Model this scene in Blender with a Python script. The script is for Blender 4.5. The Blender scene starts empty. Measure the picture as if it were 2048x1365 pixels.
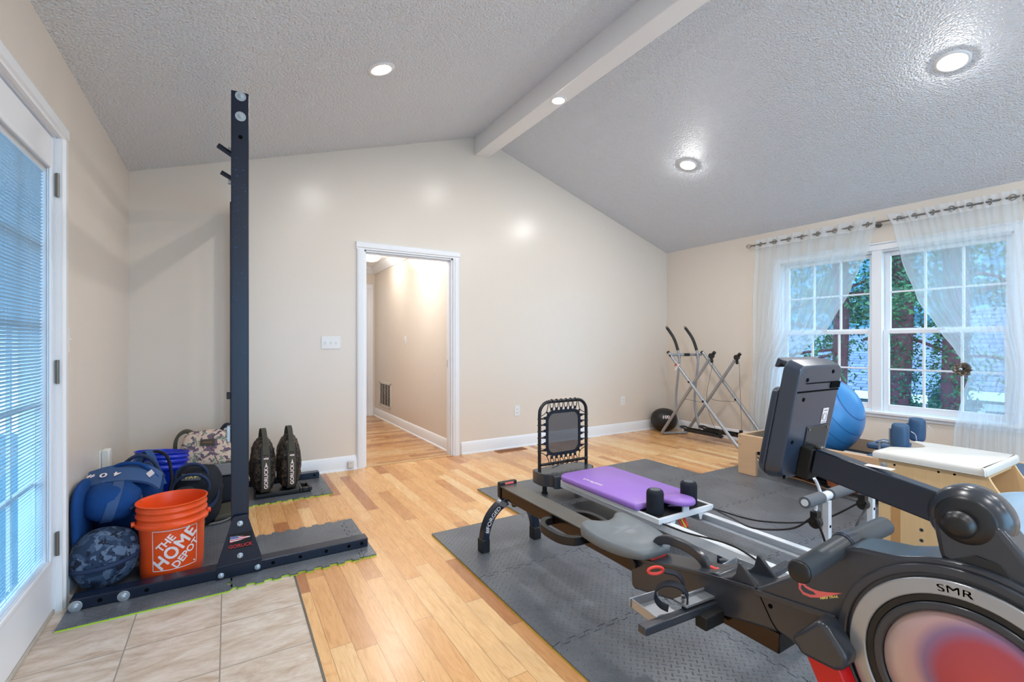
import bpy, bmesh, math, random
from mathutils import Vector, Matrix, noise, Quaternion
random.seed(7)
PI = math.pi
C = bpy.context.scene.collection
S = bpy.context.scene

# ------------------------------------------------------------------ camera
cam_d = bpy.data.cameras.new('camera'); cam = bpy.data.objects.new('camera', cam_d); C.objects.link(cam)
cam.location = (0, 0, 1.175)
cam.rotation_euler = (PI/2, 0, -math.radians(31.2))
cam_d.sensor_width = 36; cam_d.lens = 36*938/2048
cam_d.shift_y = 4.5/2048
cam_d.clip_start = .02; cam_d.clip_end = 200
S.camera = cam

# ------------------------------------------------------------------ view and sky
S.view_settings.view_transform = 'Standard'; S.view_settings.look = 'None'
S.view_settings.exposure = 0.30; S.view_settings.gamma = 1
S.view_settings.use_curve_mapping = False
LAMP = 420.0
SKY = 4.6
w = bpy.data.worlds.new('sky'); S.world = w; w.use_nodes = True
bg = w.node_tree.nodes['Background']
bg.inputs[0].default_value = (.34, .66, 1, 1); bg.inputs[1].default_value = SKY
sun_d = bpy.data.lights.new('sun', 'SUN'); sun_d.energy = 1.6; sun_d.angle = .3; sun_d.color = (.72, .84, 1)
sun = bpy.data.objects.new('sun', sun_d); C.objects.link(sun); sun.rotation_euler = (math.radians(35), math.radians(28), 0)
sun.location = (9, -3, 9)

# ------------------------------------------------------------------ materials
def lin(c):
    return tuple(((v/255)/12.92 if v/255 <= .04045 else (((v/255)+.055)/1.055)**2.4) for v in c[:3])
class NT:
    def __init__(s, name):
        s.m = bpy.data.materials.new(name); s.m.use_nodes = True; s.t = s.m.node_tree
        s.p = s.t.nodes['Principled BSDF']; s.o = s.t.nodes['Material Output']
    def n(s, kind, **kw):
        x = s.t.nodes.new(kind)
        for k, v in kw.items():
            if k.startswith('i_'):
                key = k[2:]; key = int(key) if key.isdigit() else key.replace('_', ' ')
                x.inputs[key].default_value = v
            else: setattr(x, k, v)
        return x
    def l(s, a, b): s.t.links.new(a, b)
    def math(s, op, a, b=None, c=None):
        x = s.n('ShaderNodeMath', operation=op)
        for i, v in enumerate((a, b, c)):
            if v is None: continue
            if isinstance(v, (int, float)): x.inputs[i].default_value = v
            else: s.l(v, x.inputs[i])
        return x.outputs[0]
    def co(s, kind='Object'): return s.n('ShaderNodeTexCoord').outputs[kind]
    def map(s, v, scale=(1,1,1), rot=(0,0,0), loc=(0,0,0)):
        x = s.n('ShaderNodeMapping'); s.l(v, x.inputs[0]); x.inputs['Scale'].default_value = scale
        x.inputs['Rotation'].default_value = rot; x.inputs['Location'].default_value = loc
        return x.outputs[0]
    def noise(s, v, scale=5, detail=3, rough=.5, dist=0):
        x = s.n('ShaderNodeTexNoise'); s.l(v, x.inputs['Vector']); x.inputs['Scale'].default_value = scale
        x.inputs['Detail'].default_value = detail; x.inputs['Roughness'].default_value = rough; x.inputs['Distortion'].default_value = dist
        return x.outputs[0]
    def ramp(s, f, stops, interp='LINEAR'):
        x = s.n('ShaderNodeValToRGB'); s.l(f, x.inputs[0]); cr = x.color_ramp; cr.interpolation = interp
        while len(cr.elements) < len(stops): cr.elements.new(.5)
        for e, (p, c) in zip(cr.elements, stops):
            e.position = p; e.color = (*c, 1) if len(c) == 3 else c
        return x.outputs[0]
    def mix(s, f, a, b, blend='MIX'):
        x = s.n('ShaderNodeMix', data_type='RGBA', blend_type=blend)
        for i, v in ((0, f), (6, a), (7, b)):
            if isinstance(v, (int, float)): x.inputs[i].default_value = v
            elif isinstance(v, tuple): x.inputs[i].default_value = (*v, 1)
            else: s.l(v, x.inputs[i])
        return x.outputs[2]
    def bump(s, h, strength=.3, dist=.01):
        x = s.n('ShaderNodeBump'); s.l(h, x.inputs['Height']); x.inputs['Strength'].default_value = strength
        x.inputs['Distance'].default_value = dist; s.l(x.outputs[0], s.p.inputs['Normal']); return x
    def set(s, **kw):
        for k, v in kw.items():
            k = k.replace('_', ' ')
            k = {'Color': 'Base Color', 'Rough': 'Roughness', 'Metal': 'Metallic', 'Spec': 'Specular IOR Level', 'Coat': 'Coat Weight', 'Trans': 'Transmission Weight', 'Sheen': 'Sheen Weight'}.get(k, k)
            if isinstance(v, tuple): v = (*v, 1) if len(v) == 3 else v
            if hasattr(v, 'is_linked') or hasattr(v, 'links'): s.l(v, s.p.inputs[k])
            else: s.p.inputs[k].default_value = v
        return s.m

def plain(name, rgb, rough=.5, metal=0, spec=.5, coat=0, bump=0, bscale=200, var=.0, bd=.001):
    n = NT(name); c = lin(rgb)
    co = n.co()
    nz = n.noise(co, bscale*.1 if not bump else bscale, 3)
    if var:
        col = n.mix(n.noise(co, 9, 4), tuple(v*(1-var) for v in c), tuple(min(1, v*(1+var)) for v in c)); n.set(Color=col)
    else: n.set(Color=c)
    n.set(Rough=rough, Metal=metal, Spec=spec, Coat=coat)
    if bump: n.bump(nz, bump, bd)
    return n.m

M = {}
M['wall'] = plain('wall_paint', (226, 215, 202), .27, spec=.38, bump=.12, bscale=120, var=.012, bd=.0015)
M['trim'] = plain('trim_paint', (236, 237, 240), .35)
M['beam'] = plain('beam_paint', (242, 242, 242), .45, bump=.1, bscale=60)
n = NT('popcorn_ceiling'); co = n.co()
a = n.noise(co, 92, 2, .6); v = n.n('ShaderNodeTexVoronoi', feature='SMOOTH_F1'); n.l(co, v.inputs['Vector']); v.inputs['Scale'].default_value = 76
h = n.math('SUBTRACT', a, n.math('MULTIPLY', v.outputs[0], .7))
n.set(Color=lin((232, 236, 242)), Rough=.42, Spec=.5); n.bump(h, 1.0, .015); M['ceiling'] = n.m

# hardwood: boards along one axis, staggered ends
def wood_floor(name, axis=1, tint=1.0):
    n = NT(name); co = n.co(); sp = n.n('ShaderNodeSeparateXYZ'); n.l(co, sp.inputs[0])
    X, Y = (sp.outputs[0], sp.outputs[1]) if axis == 1 else (sp.outputs[1], sp.outputs[0])
    W = .0835
    xi = n.math('DIVIDE', X, W); row = n.math('FLOOR', xi)
    wn = n.n('ShaderNodeTexWhiteNoise', noise_dimensions='1D'); n.l(row, wn.inputs['W'])
    wc = n.n('ShaderNodeSeparateColor'); n.l(wn.outputs['Color'], wc.inputs[0])
    L = n.math('ADD', n.math('MULTIPLY', wc.outputs[0], .5), .62)
    yi = n.math('ADD', n.math('DIVIDE', Y, L), n.math('MULTIPLY', wc.outputs[1], 9)); pl = n.math('FLOOR', yi)
    cmb = n.n('ShaderNodeCombineXYZ'); n.l(row, cmb.inputs[0]); n.l(pl, cmb.inputs[1])
    w2 = n.n('ShaderNodeTexWhiteNoise', noise_dimensions='2D'); n.l(cmb.outputs[0], w2.inputs['Vector'])
    cs = n.n('ShaderNodeSeparateColor'); n.l(w2.outputs['Color'], cs.inputs[0])
    base = n.ramp(cs.outputs[0], [(0, lin((180, 120, 78))), (.10, lin((206, 150, 98))), (.35, lin((226, 172, 114))), (.75, lin((234, 186, 128))), (1, lin((240, 202, 150)))])
    off = n.n('ShaderNodeCombineXYZ'); n.l(n.math('MULTIPLY', cs.outputs[1], 37), off.inputs[0]); n.l(n.math('MULTIPLY', cs.outputs[2], 53), off.inputs[1])
    va = n.n('ShaderNodeVectorMath', operation='ADD'); n.l(co, va.inputs[0]); n.l(off.outputs[0], va.inputs[1])
    sc = (30, 1.3, 1) if axis == 1 else (1.3, 30, 1)
    sc2 = (9, 1.1, 1) if axis == 1 else (1.1, 9, 1)
    g1 = n.noise(n.map(va.outputs[0], sc), 4, 5, .65)
    nz = n.noise(n.map(va.outputs[0], sc2), 1.1, 2, .5)
    rings = n.math('SINE', n.math('MULTIPLY', nz, 95))
    rg = n.math('MULTIPLY', n.math('ADD', rings, 1), .5)
    grain = n.ramp(g1, [(.30, (.66, .54, .43)), (.48, (1, 1, 1))])
    c1 = n.mix(.42, base, grain, 'MULTIPLY')
    rr = n.ramp(rg, [(0, (.8, .7, .6)), (.35, (1, 1, 1))])
    c2 = n.mix(.45, c1, rr, 'MULTIPLY')
    fx = n.math('FRACT', xi); fy = n.math('FRACT', yi)
    e1 = n.math('LESS_THAN', n.math('MINIMUM', fx, n.math('SUBTRACT', 1, fx)), .012)
    e2 = n.math('LESS_THAN', n.math('MULTIPLY', n.math('MINIMUM', fy, n.math('SUBTRACT', 1, fy)), L), .0011)
    e = n.math('MAXIMUM', e1, e2)
    c3 = n.mix(n.math('MULTIPLY', e, .65), c2, lin((96, 56, 30)))
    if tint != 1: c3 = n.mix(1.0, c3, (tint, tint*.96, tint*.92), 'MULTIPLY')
    n.set(Color=c3, Rough=n.math('ADD', n.math('MULTIPLY', g1, .14), .2), Spec=.5)
    n.bump(n.math('SUBTRACT', n.math('MULTIPLY', g1, .15), e), .25, .001)
    return n.m
M['wood'] = wood_floor('oak_boards')
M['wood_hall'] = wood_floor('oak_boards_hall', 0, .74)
# ceramic tile with stone mottling, grid lines on the 0.3145 x 0.3135 m module
n = NT('stone_tile'); co = n.co(); sp = n.n('ShaderNodeSeparateXYZ'); n.l(co, sp.inputs[0])
tx = n.math('DIVIDE', n.math('SUBTRACT', sp.outputs[0], -.025), .3145); ty = n.math('DIVIDE', n.math('SUBTRACT', sp.outputs[1], 1.99), .3135)
cx = n.math('FLOOR', tx); cy = n.math('FLOOR', ty)
cb = n.n('ShaderNodeCombineXYZ'); n.l(cx, cb.inputs[0]); n.l(cy, cb.inputs[1])
wn = n.n('ShaderNodeTexWhiteNoise', noise_dimensions='2D'); n.l(cb.outputs[0], wn.inputs['Vector'])
va = n.n('ShaderNodeVectorMath', operation='MULTIPLY_ADD'); n.l(wn.outputs['Color'], va.inputs[0]); va.inputs[1].default_value = (9, 9, 9); n.l(co, va.inputs[2])
m1 = n.noise(n.map(va.outputs[0], (1.2, 3.2, 1), (0, 0, .5)), 5, 8, .68, .6)
m2 = n.noise(n.map(va.outputs[0], (1, 2.4, 1), (0, 0, .5)), 16, 6, .7)
c = n.ramp(m1, [(.3, lin((176, 152, 132))), (.45, lin((200, 183, 166))), (.56, lin((213, 200, 187))), (.7, lin((222, 212, 202)))])
c = n.mix(n.ramp(m2, [(.5, (0, 0, 0)), (.75, (.55, .55, .55))]), c, lin((176, 148, 124)))
fx = n.math('FRACT', tx); fy = n.math('FRACT', ty)
ex = n.math('MINIMUM', fx, n.math('SUBTRACT', 1, fx)); ey = n.math('MINIMUM', fy, n.math('SUBTRACT', 1, fy))
g = n.math('LESS_THAN', n.math('MINIMUM', ex, ey), .0075)
n.set(Color=n.mix(g, c, lin((150, 142, 132))), Rough=.38); n.bump(n.math('SUBTRACT', n.math('MULTIPLY', m2, .1), g), .4, .002); M['tile'] = n.m

# foam rubber mat with raised diamond-plate bars
n = NT('foam_mat'); co = n.co(); P_ = .0235
mp = n.map(co, (1/P_, 1/P_, 1), (0, 0, PI/4)); sp = n.n('ShaderNodeSeparateXYZ'); n.l(mp, sp.inputs[0])
x, y = sp.outputs[0], sp.outputs[1]
par = n.math('PINGPONG', n.math('ADD', n.math('FLOOR', x), n.math('FLOOR', y)), 1)
fx = n.math('SUBTRACT', n.math('FRACT', x), .5); fy = n.math('SUBTRACT', n.math('FRACT', y), .5)
def bar(a, b):
    ab = n.math('ABSOLUTE', a); d = n.math('ADD', n.math('POWER', n.math('DIVIDE', ab, .46), 2), n.math('POWER', n.math('DIVIDE', n.math('ABSOLUTE', b), .13), 2))
    return n.math('SUBTRACT', 1, n.math('MINIMUM', d, 1))
hgt = n.math('ADD', n.math('MULTIPLY', bar(fx, fy), par), n.math('MULTIPLY', bar(fy, fx), n.math('SUBTRACT', 1, par)))
nz = n.noise(co, 3.2, 4, .6)
n.set(Color=n.ramp(nz, [(.35, lin((86, 90, 97))), (.6, lin((102, 107, 114))), (.75, lin((112, 115, 118)))]), Rough=.34, Spec=.65)
n.l(n.mix(n.math('MULTIPLY', hgt, .3), n.p.inputs['Base Color'].links[0].from_socket, lin((150, 156, 164))), n.p.inputs['Base Color']); n.bump(hgt, 1.0, .004); M['mat'] = n.m
M['mat_green'] = plain('mat_green', (168, 214, 40), .6)
M['mat_yellow'] = plain('mat_yellow', (206, 196, 50), .6)
M['black_steel'] = plain('black_powdercoat', (18, 30, 50), .28, metal=.2, spec=.6, bump=.05, bscale=500)
M['zinc'] = plain('zinc_bolt', (196, 206, 214), .3, metal=.8, bump=.1, bscale=300)
M['black'] = plain('black_plastic', (20, 21, 23), .38, spec=.5)
M['black_m'] = plain('matte_black', (14, 15, 17), .7)
M['hole'] = plain('hole_dark', (6, 6, 7), .9, spec=.1)
M['rower'] = plain('dark_grey_plastic', (52, 56, 64), .24, spec=.6, bump=.06, bscale=900)
M['console'] = plain('console_plastic', (44, 56, 74), .3, spec=.6, bump=.05, bscale=900)
M['console_d'] = plain('console_dark', (26, 29, 34), .35)
M['rail_metal'] = plain('rail_metal', (58, 50, 46), .16, metal=.75)
M['rail_top'] = plain('rail_top', (104, 102, 98), .3, metal=.5, var=.15)
M['seat_foam'] = plain('seat_grey', (112, 120, 126), .42, spec=.5, bump=.05, bscale=700)
M['grip'] = plain('foam_grip', (60, 66, 72), .42, bump=.08, bscale=900)
M['grey_foam'] = plain('grey_foam', (96, 100, 106), .75)
M['white_metal'] = plain('white_steel', (225, 230, 236), .28)
M['silver'] = plain('silver_steel', (168, 172, 178), .28, metal=.6)
M['glider'] = plain('glider_silver_paint', (160, 163, 168), .32, metal=.45)
M['purple'] = plain('purple_vinyl', (158, 118, 208), .38, bump=.05, bscale=40, var=.04)
M['red'] = plain('red_paint', (205, 24, 28), .35)
M['red_pl'] = plain('red_plastic', (232, 66, 58), .4)
M['orange'] = plain('orange_plastic', (245, 84, 26), .33, spec=.5, var=.03)
M['label_white'] = plain('print_white', (240, 226, 226), .5)
M['blue_pl'] = plain('blue_bucket', (18, 50, 190), .25)
M['navy'] = plain('navy_fabric', (22, 66, 126), .85, spec=.2, bump=.25, bscale=500, var=.2)
M['navy_d'] = plain('navy_nylon', (40, 56, 88), .75, spec=.3, bump=.25, bscale=500, var=.2)
M['navy_l'] = plain('navy_webbing', (52, 84, 130), .8, bump=.3, bscale=700)
M['blk_fab'] = plain('black_fabric', (30, 34, 44), .75, spec=.3, bump=.3, bscale=400, var=.25)
M['olive'] = plain('olive_fabric', (70, 68, 58), .8, bump=.3, bscale=500, var=.15)
M['grey_fab'] = plain('grey_fabric', (118, 118, 122), .8, bump=.3, bscale=500, var=.1)
def camo(name, cols, scale=9, bumpy=.3, rough=.8, th=(.44, .52, .6)):
    n = NT(name); co = n.co(); a = n.noise(co, scale, 2, .5, .8); b = n.noise(n.map(co, loc=(3, 7, 1)), scale*1.3, 2, .5, .8); c = n.noise(n.map(co, loc=(9, 1, 4)), scale*1.9, 2, .5, .6)
    k = [lin(q) for q in cols]
    c1 = n.mix(n.math('GREATER_THAN', a, th[0]+.06), k[0], k[1]); c2 = n.mix(n.math('GREATER_THAN', b, th[1]+.02), c1, k[2]); c3 = n.mix(n.math('GREATER_THAN', c, th[2]), c2, k[3])
    n.set(Color=c3, Rough=rough, Spec=.3); n.bump(n.noise(co, 400, 2), bumpy, .001); return n.m
M['camo_blue'] = camo('dark_camo', [(40, 58, 84), (64, 84, 112), (92, 112, 138), (26, 34, 50)], 16)
M['camo_tan'] = camo('duck_camo', [(205, 182, 166), (110, 92, 108), (98, 82, 98), (122, 140, 122)], 17, th=(.5, .56, .6))
M['camo_dark'] = camo('woodland_camo', [(40, 38, 34), (76, 66, 54), (22, 22, 26), (104, 88, 78)], 30, rough=.5)
M['cushion'] = plain('ivory_vinyl', (224, 222, 216), .4, bump=.04, bscale=30)
M['cushion_s'] = plain('ivory_vinyl_side', (196, 192, 184), .5)
M['slate'] = plain('slate_vinyl', (58, 90, 124), .42, bump=.06, bscale=40)
M['seat_blue'] = plain('pale_blue_vinyl', (150, 176, 200), .2)
M['lavender'] = plain('lavender_plastic', (178, 172, 205), .4)
M['leather'] = plain('brown_leather', (176, 104, 66), .6)
M['tan_cord'] = plain('tan_strap', (196, 156, 118), .6)
M['yellow'] = plain('yellow_cord', (220, 200, 70), .6)
M['plate_pl'] = plain('white_switch', (232, 232, 232), .4)
M['vent'] = plain('vent_white', (214, 210, 204), .45)
M['brass'] = plain('wood_register', (150, 96, 56), .45)
M['pewter'] = plain('pewter', (128, 126, 122), .3, metal=.8)
M['flower'] = plain('taupe_tulle', (150, 138, 124), .9)
def birch(name, rgb, axis='y', sc=1):
    n = NT(name); co = n.co(); s = {'x': (1.2, 14, 14), 'y': (14, 1.2, 14), 'z': (14, 14, 1.2)}[axis]
    g = n.noise(n.map(co, s), 3*sc, 5, .6, .8); b = n.noise(co, 4, 3)
    c = lin(rgb); col = n.mix(g, tuple(v*.88 for v in c), tuple(min(1, v*1.08) for v in c)); col = n.mix(n.math('MULTIPLY', b, .3), col, tuple(v*.85 for v in c))
    n.set(Color=col, Rough=.38); return n.m
M['birch'] = birch('birch_ply', (226, 188, 138), 'z')
M['maple'] = birch('maple_board', (222, 184, 146), 'y')
M['birch_in'] = birch('birch_inner', (196, 146, 92), 'z')
# gym ball with ribs
n = NT('gym_ball_blue'); co = n.co(); mp = n.map(co, rot=(.5, .5, 0)); sp = n.n('ShaderNodeSeparateXYZ'); n.l(mp, sp.inputs[0])
st = n.math('PINGPONG', n.math('MULTIPLY', sp.outputs[1], 13), .5); gr = n.math('LESS_THAN', st, .035)
n.set(Color=n.mix(gr, lin((62, 134, 196)), lin((34, 92, 152))), Rough=.3); n.bump(n.math('SUBTRACT', 0, gr), .3, .003); M['ball'] = n.m
M['slam'] = plain('slam_ball_rubber', (26, 27, 30), .45, bump=.2, bscale=120)
# mesh panel, sheer, glass
n = NT('black_mesh'); tr = n.n('ShaderNodeBsdfTransparent'); mx = n.n('ShaderNodeMixShader'); mx.inputs[0].default_value = .62
n.set(Color=lin((54, 58, 66)), Rough=.7); n.l(tr.outputs[0], mx.inputs[1]); n.l(n.p.outputs[0], mx.inputs[2]); n.l(mx.outputs[0], n.o.inputs[0]); M['mesh'] = n.m
def sheer(name, op, col):
    n = NT(name); tr = n.n('ShaderNodeBsdfTransparent'); d = n.n('ShaderNodeBsdfDiffuse'); t = n.n('ShaderNodeBsdfTranslucent')
    d.inputs[0].default_value = (*col, 1); t.inputs[0].default_value = (*col, 1)
    m1 = n.n('ShaderNodeMixShader'); m1.inputs[0].default_value = .5; n.l(d.outputs[0], m1.inputs[1]); n.l(t.outputs[0], m1.inputs[2])
    co = n.co(); wv = n.noise(n.map(co, (1, 25, .6)), 3, 2)
    f = n.math('ADD', n.math('MULTIPLY', wv, .05), op-.025)
    m2 = n.n('ShaderNodeMixShader'); n.l(f, m2.inputs[0]); n.l(tr.outputs[0], m2.inputs[1]); n.l(m1.outputs[0], m2.inputs[2]); n.l(m2.outputs[0], n.o.inputs[0]); return n.m
M['sheer'] = sheer('sheer_voile', .50, (.84, .92, .98)); M['sheer_hem'] = sheer('sheer_hem', .82, (.9, .92, .94))
n = NT('window_glass'); tr = n.n('ShaderNodeBsdfTransparent'); gl = n.n('ShaderNodeBsdfGlossy'); gl.inputs['Roughness'].default_value = .02
lw = n.n('ShaderNodeLayerWeight'); lw.inputs[0].default_value = .5; fr = n.math('ADD', n.math('MULTIPLY', n.math('POWER', lw.outputs[1], 4), .3), .03); mx = n.n('ShaderNodeMixShader'); n.l(fr, mx.inputs[0]); n.l(tr.outputs[0], mx.inputs[1]); n.l(gl.outputs[0], mx.inputs[2]); n.l(mx.outputs[0], n.o.inputs[0]); M['glass'] = n.m
n = NT('blind_slat'); t = n.n('ShaderNodeBsdfTranslucent'); t.inputs[0].default_value = (.75, .85, .9, 1); n.set(Color=lin((168, 196, 208)), Rough=.5)
mx = n.n('ShaderNodeMixShader'); mx.inputs[0].default_value = .4; n.l(n.p.outputs[0], mx.inputs[1]); n.l(t.outputs[0], mx.inputs[2]); n.l(mx.outputs[0], n.o.inputs[0]); M['slat'] = n.m
def emit(name, col, s):
    n = NT(name); n.set(Color=(.9, .9, .9)); n.p.inputs['Emission Color'].default_value = (*col, 1); n.p.inputs['Emission Strength'].default_value = s; return n.m
M['lens'] = emit('lamp_lens', (1, .985, .965), LAMP)
M['lens_hall'] = emit('hall_lamp_glass', (1, .97, .92), 30)
M['shingle'] = NT('roof_shingle'); n = M['shingle']; co = n.co(); b = n.n('ShaderNodeTexBrick'); n.l(n.map(co, (1, 1, 1), (0, 0, PI/2)), b.inputs['Vector'])
b.inputs['Color1'].default_value = (*lin((96, 104, 130)), 1); b.inputs['Color2'].default_value = (*lin((116, 124, 150)), 1); b.inputs['Mortar'].default_value = (*lin((56, 62, 88)), 1)
b.inputs['Scale'].default_value = 1; b.inputs['Brick Width'].default_value = .35; b.inputs['Row Height'].default_value = .13; b.inputs['Mortar Size'].default_value = .012
n.set(Color=b.outputs[0], Rough=.9); M['shingle'] = n.m
n = NT('siding'); co = n.co(); sp = n.n('ShaderNodeSeparateXYZ'); n.l(co, sp.inputs[0]); fr = n.math('FRACT', n.math('MULTIPLY', sp.outputs[2], 6))
n.set(Color=n.ramp(fr, [(0, lin((50, 54, 64))), (.12, lin((94, 98, 112))), (1, lin((102, 106, 120)))]), Rough=.8); M['siding'] = n.m
def leafm(name, a, b):
    n = NT(name); g = n.n('ShaderNodeNewGeometry'); col = n.mix(g.outputs['Random Per Island'], lin(a), lin(b)); n.set(Color=col, Rough=.6)
    return n.m
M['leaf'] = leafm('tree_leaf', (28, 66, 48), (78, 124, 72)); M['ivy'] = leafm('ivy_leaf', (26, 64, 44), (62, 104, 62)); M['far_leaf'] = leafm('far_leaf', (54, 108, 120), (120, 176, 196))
M['bark'] = plain('bark', (104, 60, 66), .9, bump=.8, bscale=20, var=.4, bd=.03)
M['grass'] = plain('lawn', (70, 104, 60), .95, var=.3)
M['wood_deck'] = plain('deck', (62, 98, 112), .8, var=.1)
M['steel_h'] = plain('hinge_steel', (120, 118, 112), .35, metal=.8)
M['grime'] = plain('weathered_wood', (190, 182, 170), .7, var=.35, bump=.4, bscale=60)
M['nike'] = plain('sticker_coral', (235, 110, 108), .5); M['sticker_y'] = plain('sticker_yellow', (240, 226, 130), .5)
M['flag_red'] = plain('flag_red', (200, 40, 52), .5); M['flag_blue'] = plain('flag_blue', (60, 88, 150), .5)

# ------------------------------------------------------------------ geometry helpers
class B:
    def __init__(s): s.bm = bmesh.new()
    def face(s, pts):
        vs = [s.bm.verts.new(p) for p in pts]
        return s.bm.faces.new(vs)
    def box(s, c, d, rot=None):
        c = Vector(c); hx, hy, hz = d[0]/2, d[1]/2, d[2]/2
        vs = []
        for x in (-hx, hx):
            for y in (-hy, hy):
                for z in (-hz, hz):
                    v = Vector((x, y, z))
                    if rot is not None: v = rot @ v
                    vs.append(s.bm.verts.new(c+v))
        for f in ((0,1,3,2),(4,6,7,5),(0,4,5,1),(2,3,7,6),(0,2,6,4),(1,5,7,3)): s.bm.faces.new([vs[i] for i in f])
        return s
    def bb(s, x0, x1, y0, y1, z0, z1): return s.box(((x0+x1)/2, (y0+y1)/2, (z0+z1)/2), (abs(x1-x0), abs(y1-y0), abs(z1-z0)))
    def ring(s, c, ax, ay, sect): return [s.bm.verts.new(c+ax*a+ay*b) for a, b in sect]
    def skin(s, r0, r1):
        k = len(r0)
        for i in range(k): s.bm.faces.new((r0[i], r0[(i+1) % k], r1[(i+1) % k], r1[i]))
    def tube(s, pts, r, seg=12, closed=False, sect=None, up=None, smooth=0, caps=True, radii=None):
        pts = [Vector(p) for p in pts]
        if smooth: pts = cat(pts, smooth, closed)
        if sect is None: sect = [(math.cos(2*PI*i/seg)*r, math.sin(2*PI*i/seg)*r) for i in range(seg)]
        N = len(pts); T = []
        for i in range(N):
            a = pts[(i-1) % N] if (closed or i > 0) else pts[0]; b = pts[(i+1) % N] if (closed or i < N-1) else pts[-1]
            T.append((b-a).normalized())
        u = Vector(up) if up else (Vector((0,0,1)) if abs(T[0].z) < .9 else Vector((1,0,0)))
        nrm = (u-T[0]*u.dot(T[0])).normalized(); rings = []
        for i in range(N):
            if up: nn = Vector(up)-T[i]*Vector(up).dot(T[i]); nrm = nn.normalized() if nn.length > 1e-4 else nrm
            elif i: q = T[i-1].rotation_difference(T[i]); nrm = q @ nrm; nrm = (nrm-T[i]*nrm.dot(T[i])).normalized()
            bi = T[i].cross(nrm)
            k = radii[i*len(radii)//N] if radii else 1
            rings.append(s.ring(pts[i], bi*k, nrm*k, sect))
        for i in range(N-1): s.skin(rings[i], rings[i+1])
        if closed: s.skin(rings[-1], rings[0])
        elif caps:
            s.bm.faces.new(rings[0][::-1]); s.bm.faces.new(rings[-1])
        return s
    def cyl(s, p0, p1, r, r1=None, seg=20):
        p0, p1 = Vector(p0), Vector(p1); r1 = r if r1 is None else r1
        t = (p1-p0).normalized(); u = t.orthogonal().normalized(); v = t.cross(u)
        a = [s.bm.verts.new(p0+(u*math.cos(2*PI*i/seg)+v*math.sin(2*PI*i/seg))*r) for i in range(seg)]
        b = [s.bm.verts.new(p1+(u*math.cos(2*PI*i/seg)+v*math.sin(2*PI*i/seg))*r1) for i in range(seg)]
        s.skin(a, b); s.bm.faces.new(a[::-1]); s.bm.faces.new(b); return s
    def lathe(s, prof, c=(0,0,0), axis=(0,0,1), seg=32, close=False):
        c = Vector(c); t = Vector(axis).normalized(); u = t.orthogonal().normalized(); v = t.cross(u); prev = None; first = None
        for r, h in prof:
            if r < 1e-5: cur = [s.bm.verts.new(c+t*h)]
            else: cur = [s.bm.verts.new(c+t*h+(u*math.cos(2*PI*i/seg)+v*math.sin(2*PI*i/seg))*r) for i in range(seg)]
            if prev is not None:
                if len(prev) == 1 and len(cur) > 1:
                    for i in range(seg): s.bm.faces.new((prev[0], cur[(i+1) % seg], cur[i]))
                elif len(cur) == 1 and len(prev) > 1:
                    for i in range(seg): s.bm.faces.new((prev[i], prev[(i+1) % seg], cur[0]))
                elif len(cur) > 1: s.skin(prev, cur)
            else: first = cur
            prev = cur
        if close: s.skin(prev, first)
        return s
    def prism(s, poly, f, a, b):          # poly 2D, f(p,q,h) -> 3D, from h=a to h=b
        lo = [s.bm.verts.new(f(p, q, a)) for p, q in poly]; hi = [s.bm.verts.new(f(p, q, b)) for p, q in poly]
        s.bm.faces.new(lo[::-1]); s.bm.faces.new(hi); s.skin(lo, hi); return s
    def strap(s, pts, wvec, th=.003, smooth=0):   # flat band along pts, width vector(s)
        pts = [Vector(p) for p in pts]
        if smooth: pts = cat(pts, smooth, False)
        W = Vector(wvec)/2; rings = []
        for i, p in enumerate(pts):
            t = (pts[min(i+1, len(pts)-1)]-pts[max(i-1, 0)]).normalized(); nn = t.cross(W).normalized()*th/2
            rings.append([s.bm.verts.new(q) for q in (p-W-nn, p+W-nn, p+W+nn, p-W+nn)])
        for a, b in zip(rings, rings[1:]): s.skin(a, b)
        s.bm.faces.new(rings[0][::-1]); s.bm.faces.new(rings[-1]); return s
    def blob(s, c, rad, e=(2.4, 2.4), rot=None, amp=.0, fr=6, seg=36, seed=0, fn=None, wr=0, wf=30):
        c = Vector(c); n1, n2 = seg, seg//2; rows = []
        def sp(v, p): return math.copysign(abs(v)**(2/p), v)
        for j in range(n2+1):
            ph = -PI/2+PI*j/n2; row = []
            for i in range(n1 if 0 < j < n2 else 1):
                th = 2*PI*i/n1
                v = Vector((sp(math.cos(ph), e[1])*sp(math.cos(th), e[0])*rad[0], sp(math.cos(ph), e[1])*sp(math.sin(th), e[0])*rad[1], sp(math.sin(ph), e[1])*rad[2]))
                if fn: v = fn(v)
                q = v*fr+Vector((seed*7.3, seed*3.1, seed))
                k = noise.noise(q)*amp + (abs(noise.noise(Vector((v.x*wf*.4, v.y*wf*.4, v.z*wf))+Vector((seed, 0, 0))))*wr if wr else 0)
                v = v+(v.normalized() if v.length > 1e-6 else Vector((0,0,1)))*k
                if rot is not None: v = rot @ v
                row.append(s.bm.verts.new(c+v))
            rows.append(row)
        for j in range(n2):
            a, b = rows[j], rows[j+1]
            for i in range(n1):
                if len(a) == 1: s.bm.faces.new((a[0], b[(i+1) % n1], b[i]))
                elif len(b) == 1: s.bm.faces.new((a[i], a[(i+1) % n1], b[0]))
                else: s.bm.faces.new((a[i], a[(i+1) % n1], b[(i+1) % n1], b[i]))
        return s
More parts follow.
